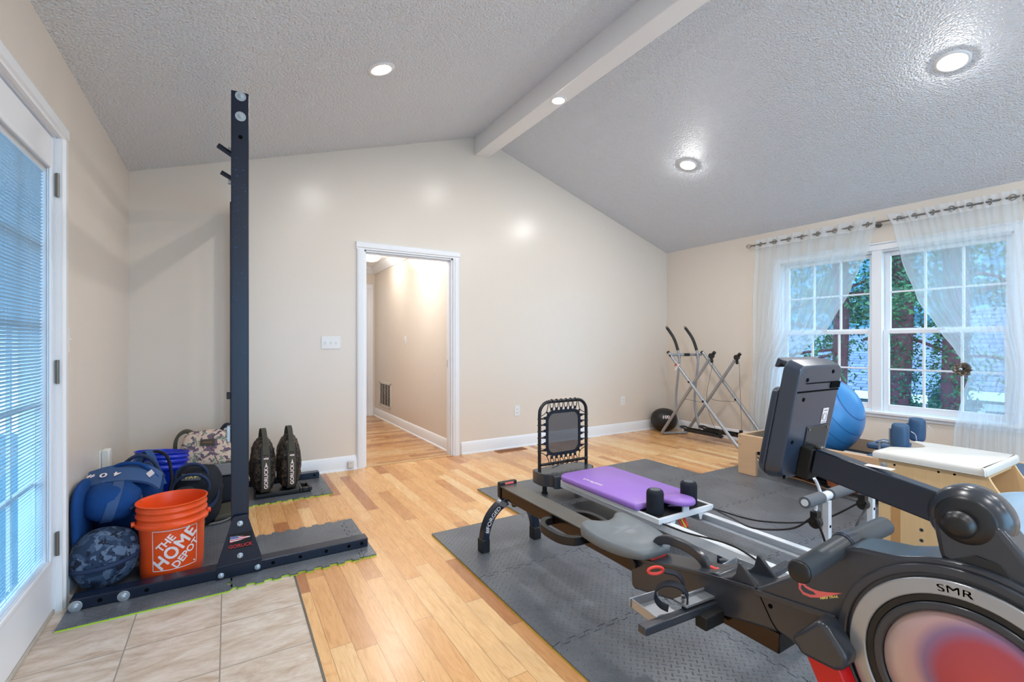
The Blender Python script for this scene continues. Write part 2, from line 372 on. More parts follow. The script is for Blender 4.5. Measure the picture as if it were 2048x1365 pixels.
    def text(s, txt, size, f, bold=0, depth=0, align='CENTER', sx=1, spacing=1):
        if 'M' in txt and bold:      # outline offset folds the M: thicken by overlaid copies instead
            for dx, dy in ((-1, 0), (1, 0), (0, 1), (0, -1), (0, 0)):
                s.text(txt, size, (lambda p, q, h, dx=dx, dy=dy: f(p+dx*bold, q+dy*bold, h)), 0, depth, align, sx, spacing)
            return s
        cu = bpy.data.curves.new('t', 'FONT'); cu.body = txt; cu.size = size; cu.offset = bold; cu.align_x = align; cu.align_y = 'CENTER'; cu.space_character = spacing
        cu.resolution_u = 3; cu.extrude = depth
        o = bpy.data.objects.new('t', cu); C.objects.link(o)
        dg = bpy.context.evaluated_depsgraph_get(); me = bpy.data.meshes.new_from_object(o.evaluated_get(dg))
        tb = bmesh.new(); tb.from_mesh(me); bmesh.ops.triangulate(tb, faces=tb.faces)
        for _ in range(5):
            ed = [e for e in tb.edges if e.calc_length() > max(size*.16, .006)]
            if not ed: break
            bmesh.ops.subdivide_edges(tb, edges=ed, cuts=1); bmesh.ops.triangulate(tb, faces=tb.faces)
        tb.to_mesh(me); tb.free()
        vs = [s.bm.verts.new(f(v.co.x*sx, v.co.y, v.co.z)) for v in me.vertices]
        for p in me.polygons:
            try: s.bm.faces.new([vs[i] for i in p.vertices])
            except ValueError: pass
        bpy.data.objects.remove(o); bpy.data.curves.remove(cu); bpy.data.meshes.remove(me); return s
def cat(pts, k, closed=False):
    out = []; N = len(pts); rng = N if closed else N-1
    for i in range(rng):
        p0 = pts[(i-1) % N] if (closed or i) else pts[0]*2-pts[1]; p1 = pts[i]; p2 = pts[(i+1) % N]; p3 = pts[(i+2) % N] if (closed or i+2 < N) else p2*2-p1
        for j in range(k):
            t = j/k; out.append(.5*((2*p1)+(p2-p0)*t+(2*p0-5*p1+4*p2-p3)*t*t+(3*p1-p0-3*p2+p3)*t**3))
    if not closed: out.append(pts[-1])
    return out
OFF = {}
def thing(name, label, cat_, loc=(0,0,0), group=None, kind=None):
    o = bpy.data.objects.new(name, None); C.objects.link(o); o.location = loc; o.empty_display_size = .1
    if label: o['label'] = label; o['category'] = cat_
    if group: o['group'] = group
    if kind: o['kind'] = kind
    OFF[o.name] = Vector(loc); return o
def obj(name, b, m, parent=None, bev=0, seg=2, smooth=True, sharp=.7, label=None, sub=0, solid=0):
    bm = b.bm; bmesh.ops.recalc_face_normals(bm, faces=bm.faces)
    for f in bm.faces: f.smooth = smooth
    for e in bm.edges:
        if len(e.link_faces) == 2 and e.calc_face_angle(0) > sharp: e.smooth = False
    me = bpy.data.meshes.new(name)
    if parent is not None: off = OFF[parent.name]
    else:
        xs = [v.co.x for v in bm.verts]; ys = [v.co.y for v in bm.verts]; zs = [v.co.z for v in bm.verts]
        off = Vector(((min(xs)+max(xs))/2, (min(ys)+max(ys))/2, min(zs)))
    # keep world-aligned texture space by shifting to the thing's base
    bmesh.ops.translate(bm, verts=bm.verts, vec=-off); bm.to_mesh(me); bm.free()
    o = bpy.data.objects.new(name, me); C.objects.link(o)
    if parent is not None: o.parent = parent
    else: o.location = off
    OFF[o.name] = off
    for x in (m if isinstance(m, (list, tuple)) else [m]): me.materials.append(x)
    if bev:
        md = o.modifiers.new('bevel', 'BEVEL'); md.width = bev; md.segments = seg; md.limit_method = 'ANGLE'; md.angle_limit = .6
    if sub:
        md = o.modifiers.new('sub', 'SUBSURF'); md.levels = sub; md.render_levels = sub
    if solid:
        md = o.modifiers.new('solid', 'SOLIDIFY'); md.thickness = solid
    if label: o['label'] = label
    return o
def tag(o, label, cat_, group=None, kind=None):
    o['label'] = label; o['category'] = cat_
    if group: o['group'] = group
    if kind: o['kind'] = kind
    return o
def struct(name, b, m, parent=None, **k):
    o = obj(name, b, m, parent, **k)
    if parent is None: o['kind'] = 'structure'
    return o
def flat_world(name, b, m):     # setting surface whose texture follows world coordinates
    bm = b.bm; bmesh.ops.recalc_face_normals(bm, faces=bm.faces); me = bpy.data.meshes.new(name); bm.to_mesh(me); bm.free()
    o = bpy.data.objects.new(name, me); C.objects.link(o); me.materials.append(m); o['kind'] = 'structure'; OFF[o.name] = Vector(); return o
# ================================================================== THE ROOM
XL, XR, YB, YE = -.64, 5.277, -3.2, 4.515
RX, RZ = 2.335, 3.406
def cz(x): return 2.47+.3147*(x+.64) if x < RX else 2.44+.3284*(XR-x)
fxz = lambda p, q, h: Vector((p, h, q)); fyz = lambda p, q, h: Vector((h, p, q)); fxy = lambda p, q, h: Vector((p, q, h))
b = B(); b.bb(.288, XR+.12, YB, YE+.06, -.05, 0); b.bb(XL-.12, .288, 2.9, YE+.06, -.05, 0); flat_world('floor', b, M['wood'])
b = B(); b.bb(XL-.12, .286, YB, 2.9, -.05, 0); flat_world('floor', b, M['tile'])
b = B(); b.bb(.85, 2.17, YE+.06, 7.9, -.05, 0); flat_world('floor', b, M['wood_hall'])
b = B(); b.bb(1.10, 2.01, 4.50, 4.62, 0, .004); struct('trim_1', b, M['wood_hall'], bev=.002)
b = B(); b.bb(.284, .292, YB, 2.62, -.001, .0025); struct('trim_2', b, M['steel_h'])
# walls
T = .12
b = B()
b.prism([(XL-T, 0), (1.10, 0), (1.10, cz(1.10)+.02), (XL-T, cz(XL)+.02)], fxz, YE, YE+T)
b.prism([(1.10, 2.06), (2.01, 2.06), (2.01, cz(2.01)+.02), (1.10, cz(1.10)+.02)], fxz, YE, YE+T)
b.prism([(2.01, 0), (XR+T, 0), (XR+T, cz(XR)+.02), (RX, RZ+.02), (2.01, cz(2.01)+.02)], fxz, YE, YE+T)
flat_world('wall_back', b, M['wall'])
b = B(); DY0, DY1 = 1.83, 2.80
b.bb(XL-T, XL, YB, DY0, 0, 2.48); b.bb(XL-T, XL, DY1, YE, 0, 2.48); b.bb(XL-T, XL, DY0, DY1, 2.09, 2.48); flat_world('wall_left', b, M['wall'])
WY0, WY1, WZ0, WZ1 = 1.10, 2.925, .53, 2.06
b = B(); b.bb(XR, XR+T, YB, WY0, 0, 2.46); b.bb(XR, XR+T, WY1, YE, 0, 2.46); b.bb(XR, XR+T, WY0, WY1, 0, WZ0); b.bb(XR, XR+T, WY0, WY1, WZ1, 2.46)
flat_world('wall_right', b, M['wall'])
b = B(); b.prism([(XL-T, 2.2), (XR+T, 2.2), (XR+T, cz(XR)), (RX, RZ), (XL-T, cz(XL))], fxz, YB-T, YB); b.bb(XL-T, .4, YB-T, YB, 0, 2.2); b.bb(4.4, XR+T, YB-T, YB, 0, 2.2); flat_world('wall_front', b, M['wall'])   # unseen open gap behind the camera, added to let in bluish sky fill
b = B(); b.prism([(XL-T, cz(XL)-.3147*T), (RX, RZ), (XR+T, cz(XR)-.3284*T), (XR+T, cz(XR)+.1), (RX, RZ+.12), (XL-T, cz(XL)+.1)], fxz, YB-T, YE); flat_world('ceiling', b, M['ceiling'])
b = B(); b.bb(2.264, 2.428, YB, YE, 3.195, 3.40); struct('trim_3', b, M['beam'], bev=.006)
# hall shell
b = B(); b.bb(2.05, 2.17, YE+T, 7.7, 0, 2.5); flat_world('wall_hall_right', b, M['wall'])
b = B(); b.bb(.83, .95, YE+T, 7.7, 0, 2.5); flat_world('wall_hall_left', b, M['wall'])
b = B(); b.bb(.83, 2.17, 7.7, 7.82, 0, 2.5); flat_world('wall_hall_back', b, M['wall'])
b = B(); b.bb(.83, 2.17, YE+T, 7.82, 2.40, 2.5); flat_world('ceiling', b, M['beam'])
crown = [(0, 0), (0, -.10), (.012, -.10), (.03, -.075), (.06, -.045), (.085, -.02), (.085, 0)]
b = B(); b.prism([(2.05-p, 2.40+q) for p, q in crown], fxz, YE+T, 7.7); b.prism([(7.7-p, 2.40+q) for p, q in crown], fyz, .95, 2.05); struct('trim_4', b, M['trim'])
# baseboards with moulded profile
bp = [(0, 0), (.016, 0), (.016, .088), (.012, .10), (.010, .115), (.004, .126), (0, .130)]
shoe = [(.016, 0), (.028, 0), (.026, .012), (.016, .018)]
def base_x(name, x0, x1, y, sgn):
    b = B(); b.prism([(y-sgn*p, q) for p, q in bp], fyz, x0, x1); b.prism([(y-sgn*p, q) for p, q in shoe], fyz, x0, x1); struct(name, b, M['trim'])
def base_y(name, y0, y1, x, sgn):
    b = B(); b.prism([(x-sgn*p, q) for p, q in bp], fxz, y0, y1); b.prism([(x-sgn*p, q) for p, q in shoe], fxz, y0, y1); struct(name, b, M['trim'])
base_x('baseboard_back', XL, 1.03, YE, 1); base_x('baseboard_back', 2.105, XR, YE, 1)
base_y('baseboard_right', YB, YE, XR, 1); base_y('baseboard_left', 2.9, YE, XL, -1); base_y('baseboard_left', YB, 1.73, XL, -1)
base_y('baseboard_hall', YE+T, 7.7, 2.05, 1)
# door_2: cased doorway into the hall, leaf swung open into the hall
d2 = thing('door_2', 'white cased doorway into the hall with the door swung open', 'doorway', (1.55, YE, 0), kind='structure')
cs = [(0, 0), (.018, 0), (.018, .012), (.026, .02), (.026, .055), (.020, .068), (.012, .072), (0, .075)]
b = B(); b.prism([(1.10-.075+q-.0, -p) for p, q in [(a, .075-c) for a, c in cs]], lambda p, q, h: Vector((p, YE+q, h)), 0, 2.06)
b.prism([(2.01+q, -p) for p, q in [(a, c) for a, c in cs]], lambda p, q, h: Vector((p, YE+q, h)), 0, 2.06)
b.prism([(2.06+q, -p) for p, q in [(a, c) for a, c in cs]], lambda p, q, h: Vector((h, YE+q, p)), 1.025, 2.085)
obj('door_casing', b, M['trim'], d2)
b = B(); b.bb(1.10, 1.118, YE-.001, YE+T+.001, 0, 2.06); b.bb(1.992, 2.01, YE-.001, YE+T+.001, 0, 2.06); b.bb(1.10, 2.01, YE-.001, YE+T+.001, 2.042, 2.06)
b.bb(1.118, 1.13, YE+.03, YE+.07, 0, 2.042); b.bb(1.98, 1.992, YE+.03, YE+.07, 0, 2.042); b.bb(1.118, 1.992, YE+.03, YE+.07, 2.03, 2.042); obj('door_jamb', b, M['trim'], d2, bev=.002)
b = B(); b.bb(1.06, 1.095, YE+T+.01, YE+T+.84, .01, 2.03); obj('door_leaf', b, M['trim'], d2, bev=.003)
for z in (.30, 1.06, 1.82):
    b = B(); b.bb(1.117, 1.121, YE+.072, YE+.105, z-.045, z+.045); b.cyl((1.124, YE+.112, z-.045), (1.124, YE+.112, z+.045), .006); obj('hinge', b, M['steel_h'], d2)
b = B(); b.bb(1.989, 1.993, YE+.074, YE+.1, .92, 1.0); obj('strike_plate', b, M['steel_h'], d2)
# door_3: cased opening at the far end of the hall
d3 = thing('door_3', 'white door casing at the far end of the hall', 'doorway', (1.5, 7.69, 0), kind='structure')
b = B(); b.bb(1.93, 2.015, 7.675, 7.70, 0, 2.05); b.bb(1.0, 2.015, 7.675, 7.70, 2.05, 2.13); b.bb(1.0, 1.085, 7.675, 7.70, 0, 2.05); obj('door_casing', b, M['trim'], d3, bev=.004)
b = B(); b.bb(1.085, 1.93, 7.68, 7.698, 0, 2.05)
for z0, z1 in ((.2, .9), (1.05, 1.85)):
    for x0, x1 in ((1.19, 1.45), (1.55, 1.83)): b.bb(x0, x1, 7.672, 7.68, z0, z1)
obj('door_leaf', b, M['trim'], d3, bev=.003)
# door_1: glazed door with blinds between the panes
d1 = thing('door_1', 'white glazed patio door with mini blinds between the panes', 'door', (XL, 2.3, 0), kind='structure')
b = B(); f = lambda p, q, h: Vector((XL+p, q, h))
b.prism([(p, DY1-.015+q) for p, q in cs], f, 0, 2.075); b.prism([(p, DY0+.015-q) for p, q in cs], f, 0, 2.075)
b.prism([(p, 2.075+q) for p, q in cs], lambda p, q, h: Vector((XL+p, h, q)), DY0-.06, DY1+.06); obj('door_casing', b, M['trim'], d1)
b = B(); b.bb(XL-T, XL, DY1-.02, DY1, 0, 2.09); b.bb(XL-T, XL, DY0, DY0+.02, 0, 2.09); b.bb(XL-T, XL, DY0, DY1, 2.07, 2.09); obj('door_jamb', b, M['trim'], d1)
b = B(); b.bb(XL-T, XL-.005, DY0+.02, DY1-.02, 0, .018); obj('threshold', b, M['grime'], d1, bev=.003)
gy0, gy1, gz0, gz1 = 1.97, 2.70, .255, 1.915
b = B(); x0, x1 = XL-.05, XL-.008
b.bb(x0, x1, gy1, 2.772, .022, 2.062); b.bb(x0, x1, 1.858, gy0, .022, 2.062); b.bb(x0, x1, gy0, gy1, .022, gz0); b.bb(x0, x1, gy0, gy1, gz1, 2.062); leaf = obj('door_leaf', b, M['trim'], d1, bev=.002)
b = B(); q = .022; x2 = XL+.002
b.bb(x1, x2, gy0-q, gy0, gz0-q, gz1+q); b.bb(x1, x2, gy1, gy1+q, gz0-q, gz1+q); b.bb(x1, x2, gy0, gy1, gz0-q, gz0); b.bb(x1, x2, gy0, gy1, gz1, gz1+q); obj('glazing_bead', b, M['trim'], leaf, bev=.004)
b = B(); b.bb(XL-.014, XL-.011, gy0, gy1, gz0, gz1); b.bb(XL-.047, XL-.044, gy0, gy1, gz0, gz1); obj('glass_pane', b, M['glass'], leaf)
b = B(); k = 0; z = gz0+.012
while z < gz1-.02:
    R_ = Matrix.Rotation(math.radians(-45), 3, 'Y'); b.box((XL-.029, (gy0+gy1)/2, z), (.0165, gy1-gy0-.006, .0008), R_); z += .0135
obj('blind_slats', b, M['slat'], leaf)
b = B()
for yy in (gy0+.12, gy0+.365, gy1-.12): b.cyl((XL-.029, yy, gz0), (XL-.029, yy, gz1), .0008, seg=6)
b.bb(XL-.04, XL-.018, gy0+.002, gy1-.002, gz1-.02, gz1); obj('blind_cord', b, M['plate_pl'], leaf)
b = B()
for k in (1, 2): yy = gy0+(gy1-gy0)*k/3; b.bb(XL-.062, XL-.050, yy-.009, yy+.009, gz0, gz1)
for k in range(1, 5): zz = gz0+(gz1-gz0)*k/5; b.bb(XL-.0615, XL-.0505, gy0, gy1, zz-.009, zz+.009)
obj('outer_muntins', b, M['trim'], leaf)
for z in (.30, 1.05, 1.865):
    b = B(); b.bb(XL-.004, XL+.003, 2.772, 2.784, z-.05, z+.05); b.cyl((XL+.004, 2.778, z-.052), (XL+.004, 2.778, z+.052), .006); obj('hinge', b, M['steel_h'], d1)
b = B(); b.bb(XL-.02, XL+.004, 2.786, 2.80, .02, .42); obj('weathered_jamb_foot', b, M['grime'], d1)
# window_1: twin double-hung window
w1 = thing('window_1', 'white twin double-hung window with muntins behind the sheer curtains', 'window', (XR, 2.0, WZ0), kind='structure')
b = B()
b.bb(XR-.022, XR, WY0-.075, WY0+.005, WZ0-.02, WZ1+.0); b.bb(XR-.022, XR, WY1-.005, WY1+.075, WZ0-.02, WZ1)
b.bb(XR-.022, XR, WY0-.075, WY1+.075, WZ1-.005, WZ1+.05); b.bb(XR-.034, XR, WY0-.085, WY1+.085, WZ1+.05, WZ1+.066)
obj('window_casing', b, M['trim'], w1, bev=.005)
b = B(); b.bb(XR-.045, XR+.04, WY0-.1, WY1+.1, WZ0-.025, WZ0+.004); obj('window_sill', b, M['trim'], w1, bev=.008)
b = B(); b.bb(XR-.016, XR, WY0-.085, WY1+.085, WZ0-.055, WZ0-.025); obj('window_apron', b, M['trim'], w1, bev=.004)
b = B(); b.bb(XR, XR+T, WY0, WY0+.02, WZ0, WZ1); b.bb(XR, XR+T, WY1-.02, WY1, WZ0, WZ1); b.bb(XR, XR+T, WY0, WY1, WZ1-.02, WZ1); b.bb(XR-.012, XR+T, 1.975, 2.055, WZ0, WZ1); obj('window_frame', b, M['trim'], w1, bev=.003)
for (u0, u1) in ((WY0+.02, 1.975), (2.055, WY1-.02)):
    for (s0, s1, xx, br, tr) in ((.54, 1.30, XR+.02, .06, .035), (1.27, 2.04, XR+.055, .045, .04)):
        b = B(); st = .045
        b.bb(xx, xx+.03, u0, u0+st, s0, s1); b.bb(xx, xx+.03, u1-st, u1, s0, s1); b.bb(xx, xx+.03, u0+st, u1-st, s0, s0+br); b.bb(xx, xx+.03, u0+st, u1-st, s1-tr, s1)
        sa = obj('window_sash', b, M['trim'], w1, bev=.004)
        g0, g1, h0, h1 = u0+st, u1-st, s0+br, s1-tr
        b = B()
        for k in (1, 2): yy = g0+(g1-g0)*k/3; b.bb(xx+.006, xx+.024, yy-.008, yy+.008, h0, h1)
        zz = (h0+h1)/2; b.bb(xx+.0065, xx+.0235, g0, g1, zz-.008, zz+.008); obj('muntins', b, M['trim'], sa)
        b = B(); b.bb(xx+.013, xx+.016, g0, g1, h0, h1); obj('glass_pane', b, M['glass'], sa)
    b = B(); b.bb(XR+.012, XR+.05, (u0+u1)/2-.025, (u0+u1)/2+.025, 1.30, 1.315); obj('sash_lock', b, M['trim'], w1, bev=.003)

# ================================================================== OUTDOORS
b = B(); b.bb(XR+.3, 40, -30, 40, -2.7, -2.6); flat_world('ground', b, M['grass'])
b = B(); b.bb(-12, XL-T-.05, -8, 10, -.25, -.2); flat_world('floor_deck', b, M['wood_deck'])
h = thing('neighbour_house', 'neighbouring house with grey shingled roof seen through the window', 'house', (13, 4, -2.6))
b = B(); b.bb(12.3, 18, 3.9, 16, -2.6, .2); wl = obj('house_wall', b, M['siding'], h)
b = B(); b.bb(13.2, 18, 1.5, 3.9, -2.6, .2); obj('house_wall', b, M['siding'], h)
b = B(); b.prism([(11.9, .12), (15.2, 1.62), (18.6, .12), (18.6, .04), (15.2, 1.5), (11.9, .04)], lambda p, q, hh: Vector((p, hh, q)), 3.7, 16.4); obj('roof', b, M['shingle'], h)
b = B(); b.prism([(12.7, .2), (15.2, 2.02), (18.2, .2), (18.2, .1), (15.2, 1.9), (12.7, .1)], lambda p, q, hh: Vector((p, hh, q)), 1.2, 4.0); obj('roof', b, M['shingle'], h)
b = B(); b.bb(11.86, 11.93, 3.7, 16.4, -.03, .13); b.bb(12.66, 12.73, 1.2, 3.7, .05, .22); obj('gutter', b, M['trim'], h)
b = B(); b.bb(13.14, 13.2, 2.0, 3.2, -1.6, -.15); b.bb(13.12, 13.2, 1.93, 2.0, -1.6, -.05); b.bb(13.12, 13.2, 3.2, 3.27, -1.6, -.05); b.bb(13.12, 13.2, 1.93, 3.27, -.15, -.05); wn_ = obj('house_window', b, M['trim'], h)
b = B(); b.bb(13.1, 13.13, 2.05, 2.55, -1.55, -.2); b.bb(13.1, 13.13, 2.62, 3.15, -1.55, -.2); obj('window_pane', b, M['blue_pl'] if False else M['siding'], wn_)
def leaves(b, N, fn, size, rnd):
    for i in range(N):
        c = Vector(fn()); s = size*rnd.uniform(.6, 1.3)
        u = Vector((rnd.gauss(0, 1), rnd.gauss(0, 1), rnd.gauss(0, 1))).normalized(); v = u.orthogonal().normalized(); v = Quaternion(u, rnd.uniform(0, 6)) @ v; wv = u.cross(v)
        b.face([c-v*s, c+wv*s*.45, c+v*s, c-wv*s*.45])
def tree(label, x, y, r, ztop, ivy, crown, seed, lean=0):
    rnd = random.Random(seed); t = thing('ivy_covered_tree' if ivy else 'garden_tree', label, 'tree', (x, y, -2.6))
    b = B(); pts = [(x+lean*k, y+.05*math.sin(k*1.7), -2.6+k*(ztop+2.6)/5) for k in range(6)]; b.tube(pts, r, 12, smooth=3); obj('trunk', b, M['bark'], t)
    br = []
    for k in range(16):
        z = rnd.uniform(1.0, ztop-.6); a = rnd.uniform(0, 2*PI); L = rnd.uniform(.9, 1.6); br.append((Vector((x, y, z)), Vector((x+math.cos(a)*L, y+math.sin(a)*L, z+rnd.uniform(-.5, .25)))))
    b = B()
    for p, q in br: b.tube([p, (p+q)/2+Vector((0, 0, .12)), q], .022, 6, smooth=3)
    obj('branches', b, M['bark'], t)
    if ivy:
        b = B()
        def fi():
            z = rnd.uniform(-1.5, 2.6); a = rnd.uniform(0, 2*PI); rr = r*1.05+abs(rnd.gauss(0, .055))*(1+.6*math.sin(z*3)+max(0, .3-z)*.5); return (x+math.cos(a)*rr, y+math.sin(a)*rr, z)
        leaves(b, ivy, fi, .028, rnd); obj('ivy_leaves', b, M['ivy'], t, smooth=False)
    b = B()
    def fc():
        if rnd.random() < .8:
            p, q = rnd.choice(br); k = rnd.uniform(.3, 1.1); c = p.lerp(q, k); return (max(6.2, c.x+rnd.gauss(0, .17)), c.y+rnd.gauss(0, .17), c.z+rnd.gauss(0, .12))
        return (max(6.2, x+rnd.gauss(0, .8)), y+rnd.gauss(0, .8), rnd.uniform(1.8, ztop))
    leaves(b, crown, fc, .036, rnd); obj('foliage', b, M['leaf'], t, smooth=False)
tree('ivy-covered tree trunk behind the middle of the right-hand window', 8, 2.80, .12, 5, 5200, 9000, 3)
tree('ivy-covered tree trunk next to the flower tieback', 8, 2.24, .13, 5, 4600, 4500, 5)
tree('reddish tree with leafy branches behind the left-hand window', 8, 3.56, .10, 5, 1200, 9500, 9)
rnd = random.Random(4); b = B()
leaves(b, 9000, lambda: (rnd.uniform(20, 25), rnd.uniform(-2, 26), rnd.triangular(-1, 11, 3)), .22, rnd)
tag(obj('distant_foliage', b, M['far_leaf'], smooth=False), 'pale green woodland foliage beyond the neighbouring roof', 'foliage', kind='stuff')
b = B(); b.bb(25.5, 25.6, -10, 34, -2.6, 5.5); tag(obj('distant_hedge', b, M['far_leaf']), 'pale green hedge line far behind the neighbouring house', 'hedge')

# ================================================================== CEILING LIGHTS AND FITTINGS
def downlight(x, y, side, label, group=None):
    if side == 'B': nrm = Vector((0, 0, -1)); z = 3.195
    elif side == 'H': nrm = Vector((0, 0, -1)); z = 2.40
    else:
        z = cz(x); nrm = Vector((.3147, 0, -1)).normalized() if side == 'L' else Vector((-.3284, 0, -1)).normalized()
    c = Vector((x, y, z)); t = thing('recessed_light', label, 'ceiling light', c, group)
    k = .8 if side == 'B' else 1
    b = B(); b.lathe([(.058*k, -.001), (.058*k, .006), (.066*k, .009), (.082*k, .007), (.088*k, .001), (.088*k, -.001)], c, nrm, 40); obj('trim_ring', b, M['trim'], t)
    b = B(); pr = .019 if side == 'R' else .009; b.lathe([(.0575*k, .001), (.055*k, pr*.4), (.045*k, pr*.72), (.025*k, pr*.94), (0, pr)], c, nrm, 32); obj('lens', b, M['lens'], t)
downlight(.84, 3.008, 'L', 'round recessed light lit on the left ceiling slope')
downlight(2.346, 3.13, 'B', 'round light lit on the underside of the ridge beam')
downlight(3.832, 3.019, 'R', 'round recessed light on the right ceiling slope, nearer the end wall')
downlight(3.825, 1.068, 'R', 'large-looking round recessed light at the upper right of the photo')
for x, y, s in ((.84, 1.07, 'L'), (2.346, 1.1, 'B'), (.84, -.9, 'L'), (3.83, -.9, 'R'), (2.346, -.9, 'B'), (.84, -2.6, 'L'), (3.83, -2.6, 'R')):
    downlight(x, y, s, 'round recessed light out of view above or behind the camera, '+{'L': 'left slope', 'R': 'right slope', 'B': 'ridge beam'}[s]+', '+('nearest' if y > 0 else 'further back' if y > -2 else 'furthest back'), 'recessed lights out of view')
hl = thing('hall_ceiling_lamp', 'lit flush dome lamp on the hall ceiling', 'ceiling light', (1.66, 6.45, 2.40))
b = B(); b.lathe([(.15, 0), (.15, -.02), (.13, -.03)], (1.66, 6.45, 2.40)); obj('lamp_base', b, M['plate_pl'], hl)
b = B(); b.lathe([(.13, -.025), (.125, -.06), (.09, -.095), (.04, -.11), (0, -.113)], (1.66, 6.45, 2.40)); obj('lamp_glass', b, M['lens_hall'], hl)
downlight(1.62, 5.25, 'H', 'round recessed light in the hall ceiling behind the door head')
# switches, outlets, vents
def plate(name, label, c, nrm, wd, ht, toggles=0, outlet=False, cat_='switch'):
    c = Vector(c); nrm = Vector(nrm); u = Vector((0, 0, 1)).cross(nrm); t = thing(name, label, cat_, c)
    R_ = Matrix((u, nrm, Vector((0, 0, 1)))).transposed()
    b = B(); b.box(c+nrm*.003, (wd, .006, ht), R_); obj('cover_plate', b, M['plate_pl'], t, bev=.002)
    for i in range(toggles):
        q = c+u*((i-(toggles-1)/2)*.046)+nrm*.006
        b = B(); b.box(q, (.011, .003, .026), R_); b.box(q+nrm*.007+Vector((0, 0, .004)), (.007, .014, .008), R_); obj('toggle', b, M['plate_pl'], t, bev=.001)
    if outlet:
        for dz in (.02, -.02):
            b = B(); q = c+Vector((0, 0, dz))+nrm*.0065; b.box(q, (.034, .003, .028), R_); so = obj('socket', b, M['plate_pl'], t, bev=.004)
            b = B(); b.box(q+u*.007+nrm*.0015, (.003, .001, .009), R_); b.box(q-u*.007+nrm*.0015, (.003, .001, .009), R_); obj('slots', b, M['hole'], so)
plate('light_switch', 'white triple toggle switch plate left of the hall doorway', (.803, YE, 1.18), (0, -1, 0), .166, .114, 3)
plate('light_switch', 'single white switch on the hall wall', (2.05, 6.16, 1.215), (-1, 0, 0), .07, .115, 1)
plate('light_switch', 'white switch plate on the left wall by the glazed door', (XL, 2.915, 1.19), (1, 0, 0), .075, .118, 1)
plate('wall_outlet', 'white outlet on the end wall right of the doorway', (2.80, YE, .41), (0, -1, 0), .072, .115, 0, True, 'outlet')
plate('wall_outlet', 'white outlet on the end wall near the far right corner', (4.435, YE, .42), (0, -1, 0), .072, .115, 0, True, 'outlet')
t = thing('wall_outlet', 'white outlet with plug-in adapter on the left wall above the bags', 'outlet', (XL, 3.62, .48))
b = B(); b.bb(XL, XL+.006, 3.56, 3.63, .43, .545); obj('cover_plate', b, M['plate_pl'], t, bev=.002)
b = B(); b.bb(XL+.006, XL+.045, 3.585, 3.65, .44, .55); obj('adapter', b, M['cushion'], t, bev=.008)
t = thing('door_sensor', 'small grey box fixed to the baseboard left of the doorway', 'sensor', (.97, YE-.03, .02))
b = B(); b.bb(.945, 1.0, YE-.045, YE-.017, .02, .085); obj('sensor_case', b, M['vent'], t, bev=.006)
b = B(); b.cyl((.972, YE-.0455, .07), (.972, YE-.047, .07), .004); obj('sensor_led', b, M['silver'], t)
t = thing('return_vent', 'white louvred return air grille low on the hall wall', 'vent', (2.05, 7.1, .39))
b = B(); y0, y1, z0, z1 = 6.80, 7.40, .20, .58
b.bb(2.038, 2.05, y0, y1, z0, z0+.03); b.bb(2.038, 2.05, y0, y1, z1-.03, z1); b.bb(2.038, 2.05, y0, y0+.04, z0, z1); b.bb(2.038, 2.05, y1-.04, y1, z0, z1); obj('grille_frame', b, M['vent'], t, bev=.003)
b = B(); b.bb(2.047, 2.0495, y0+.04, y1-.04, z0+.03, z1-.03); obj('grille_back', b, M['black_m'], t)
b = B()
for k in range(16): b.box((2.043, (y0+y1)/2, z0+.04+k*.0205), (.012, y1-y0-.08, .0018), Matrix.Rotation(.7, 3, 'Y'))
for k in range(1, 4): b.bb(2.038, 2.042, y0+k*.15-.004, y0+k*.15+.004, z0+.03, z1-.03)
obj('louvres', b, M['vent'], t)
t = thing('floor_register', 'brown wooden floor register by the end wall baseboard', 'vent', (2.66, 4.41, 0))
b = B(); b.bb(2.48, 2.84, 4.355, 4.37, 0, .006); b.bb(2.48, 2.84, 4.455, 4.47, 0, .006); b.bb(2.48, 2.495, 4.37, 4.455, 0, .006); b.bb(2.825, 2.84, 4.37, 4.455, 0, .006); obj('register_frame', b, M['brass'], t, bev=.002)
b = B()
for k in range(22): b.bb(2.50+k*.015, 2.507+k*.015, 4.37, 4.455, .001, .005)
obj('register_slats', b, M['brass'], t)

